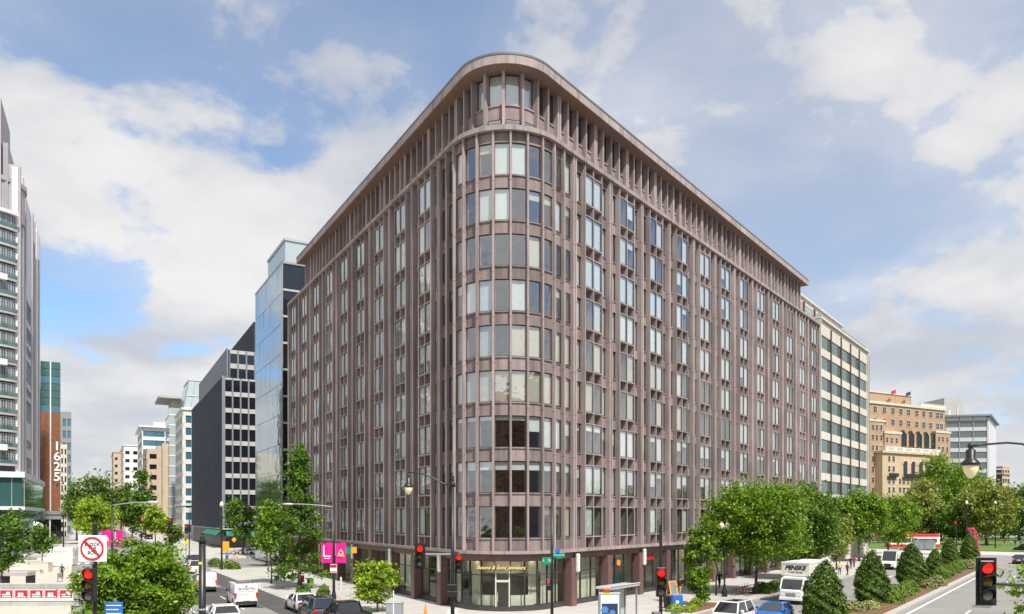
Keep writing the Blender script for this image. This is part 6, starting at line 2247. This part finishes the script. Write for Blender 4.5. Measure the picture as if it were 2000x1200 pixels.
# ------------------------------------------------------------------ people
def person_mesh():
    """one continuous walking figure grown from a skeleton"""
    me = bpy.data.meshes.new('person_skeleton')
    J = dict(pel=(0, 0, .95, .135, .10), waist=(0, 0, 1.12, .125, .095), chest=(.01, 0, 1.33, .155, .105), neck0=(0, 0, 1.47, .065, .06), neck=(.015, 0, 1.53, .05, .05), head0=(.03, 0, 1.60, .075, .085), head1=(.03, 0, 1.70, .078, .092), crown=(.02, 0, 1.77, .05, .06),
             hl=(0, .09, .90, .095, .095), kl=(.16, .10, .50, .062, .062), al=(.16, .10, .10, .042, .042), fl=(.30, .11, .045, .036, .036),
             hr=(0, -.09, .90, .095, .095), kr=(-.05, -.10, .50, .062, .062), ar=(-.30, -.10, .15, .042, .042), fr=(-.19, -.11, .05, .036, .036),
             sl=(0, .17, 1.42, .06, .06), el=(-.06, .24, 1.15, .045, .045), wl=(.06, .25, .92, .032, .032), dl=(.10, .25, .83, .034, .022),
             sr=(0, -.17, 1.42, .06, .06), er=(.05, -.24, 1.15, .045, .045), wr=(.20, -.24, .96, .032, .032), dr=(.26, -.24, .88, .034, .022))
    names = list(J)
    E = ['pel waist', 'waist chest', 'chest neck0', 'neck0 neck', 'neck head0', 'head0 head1', 'head1 crown', 'pel hl', 'hl kl', 'kl al', 'al fl', 'pel hr', 'hr kr', 'kr ar', 'ar fr', 'chest sl', 'sl el', 'el wl', 'wl dl', 'chest sr', 'sr er', 'er wr', 'wr dr']
    me.from_pydata([J[n][:3] for n in names], [tuple(names.index(q) for q in e.split()) for e in E], [])
    o = bpy.data.objects.new('person_skeleton', me)
    col.objects.link(o)
    md = o.modifiers.new('skin', 'SKIN')
    for i, n in enumerate(names):
        me.skin_vertices[0].data[i].radius = J[n][3:]
        me.skin_vertices[0].data[i].use_root = (n == 'pel')
    o.modifiers.new('sub', 'SUBSURF').levels = 1
    dg = bpy.context.evaluated_depsgraph_get()
    out = bpy.data.meshes.new_from_object(o.evaluated_get(dg))
    bpy.data.objects.remove(o)
    out.name = 'person_body'
    out.materials.clear()
    for m_ in ('skin', 'cloth_black', 'cloth_navy', 'hair', 'plastic_black'):
        out.materials.append(M[m_])
    for p_ in out.polygons:
        c = p_.center
        p_.use_smooth = True
        if c.z > 1.66 or (c.z > 1.55 and c.x < .0):
            k = 3
        elif c.z > 1.49:
            k = 0
        elif abs(c.y) > .20 and c.z < 1.16:
            k = 0
        elif c.z > .97:
            k = 1
        elif c.z < .09:
            k = 4
        else:
            k = 2
        p_.material_index = k
    return out


pme = person_mesh()


def person(label, loc, rz, top, legs, h=1.0, zb=.14, group=None):
    o = obj('person', pme, None, (loc[0], loc[1], zb), rz, label=label, cat='person', group=group)
    o.scale = (h, h, h)
    for i, m_ in ((1, 'cloth_' + top), (2, 'cloth_' + legs)):
        o.material_slots[i].link = 'OBJECT'
        o.material_slots[i].material = M[m_]
    return o


for px, Y, rz, a, b_, lab in ((1405, 80, HR, 'black', 'black', 'person in black walking past the shop fronts beside the lamp post'),
                              (1328, 72.2, HR + pi, 'black', 'khaki', 'person in black top and khaki trousers right of the orange chalkboard'),
                              (444, 126, 2.0, 'blue', 'navy', 'person in a blue shirt crossing under the orange sign'),
                              (483, 128, 0.3, 'black', 'khaki', 'person in dark top before the white crossing saloon'),
                              (1962, 190, .2, 'red', 'khaki', 'person in red at the left of the park walkers'),
                              (1974, 188, 3.0, 'white', 'grey', 'person in white among the park walkers'),
                              (1983, 192, .4, 'navy', 'black', 'person in navy among the park walkers'),
                              (1994, 189, 3.2, 'blue', 'black', 'person in blue at the right of the park walkers'),
                              (1929, 186, 1.0, 'black', 'navy', 'person in dark clothes right of the pink sculpture'),
                              (1662, 110, HR, 'black', 'navy', 'person in dark clothes under the forked tree'),
                              (1668, 112, HR + pi, 'red', 'black', 'person in a red top under the forked tree'),
                              (1640, 98, 1.2, 'yellow', 'navy', 'person in a yellow top by the bicycle dock'),
                              (1655, 96, .3, 'red', 'black', 'person in red bending by the bicycle dock'),
                              (352, 150, 1.0, 'white', 'khaki', 'person in white beside the yellow diamond sign'),
                              (121, 93, 2.0, 'navy', 'black', 'person in dark clothes on the plaza before the inscribed wall')):
    x, y = at(px, Y)
    person(lab, (x, y), rz, a, b_)
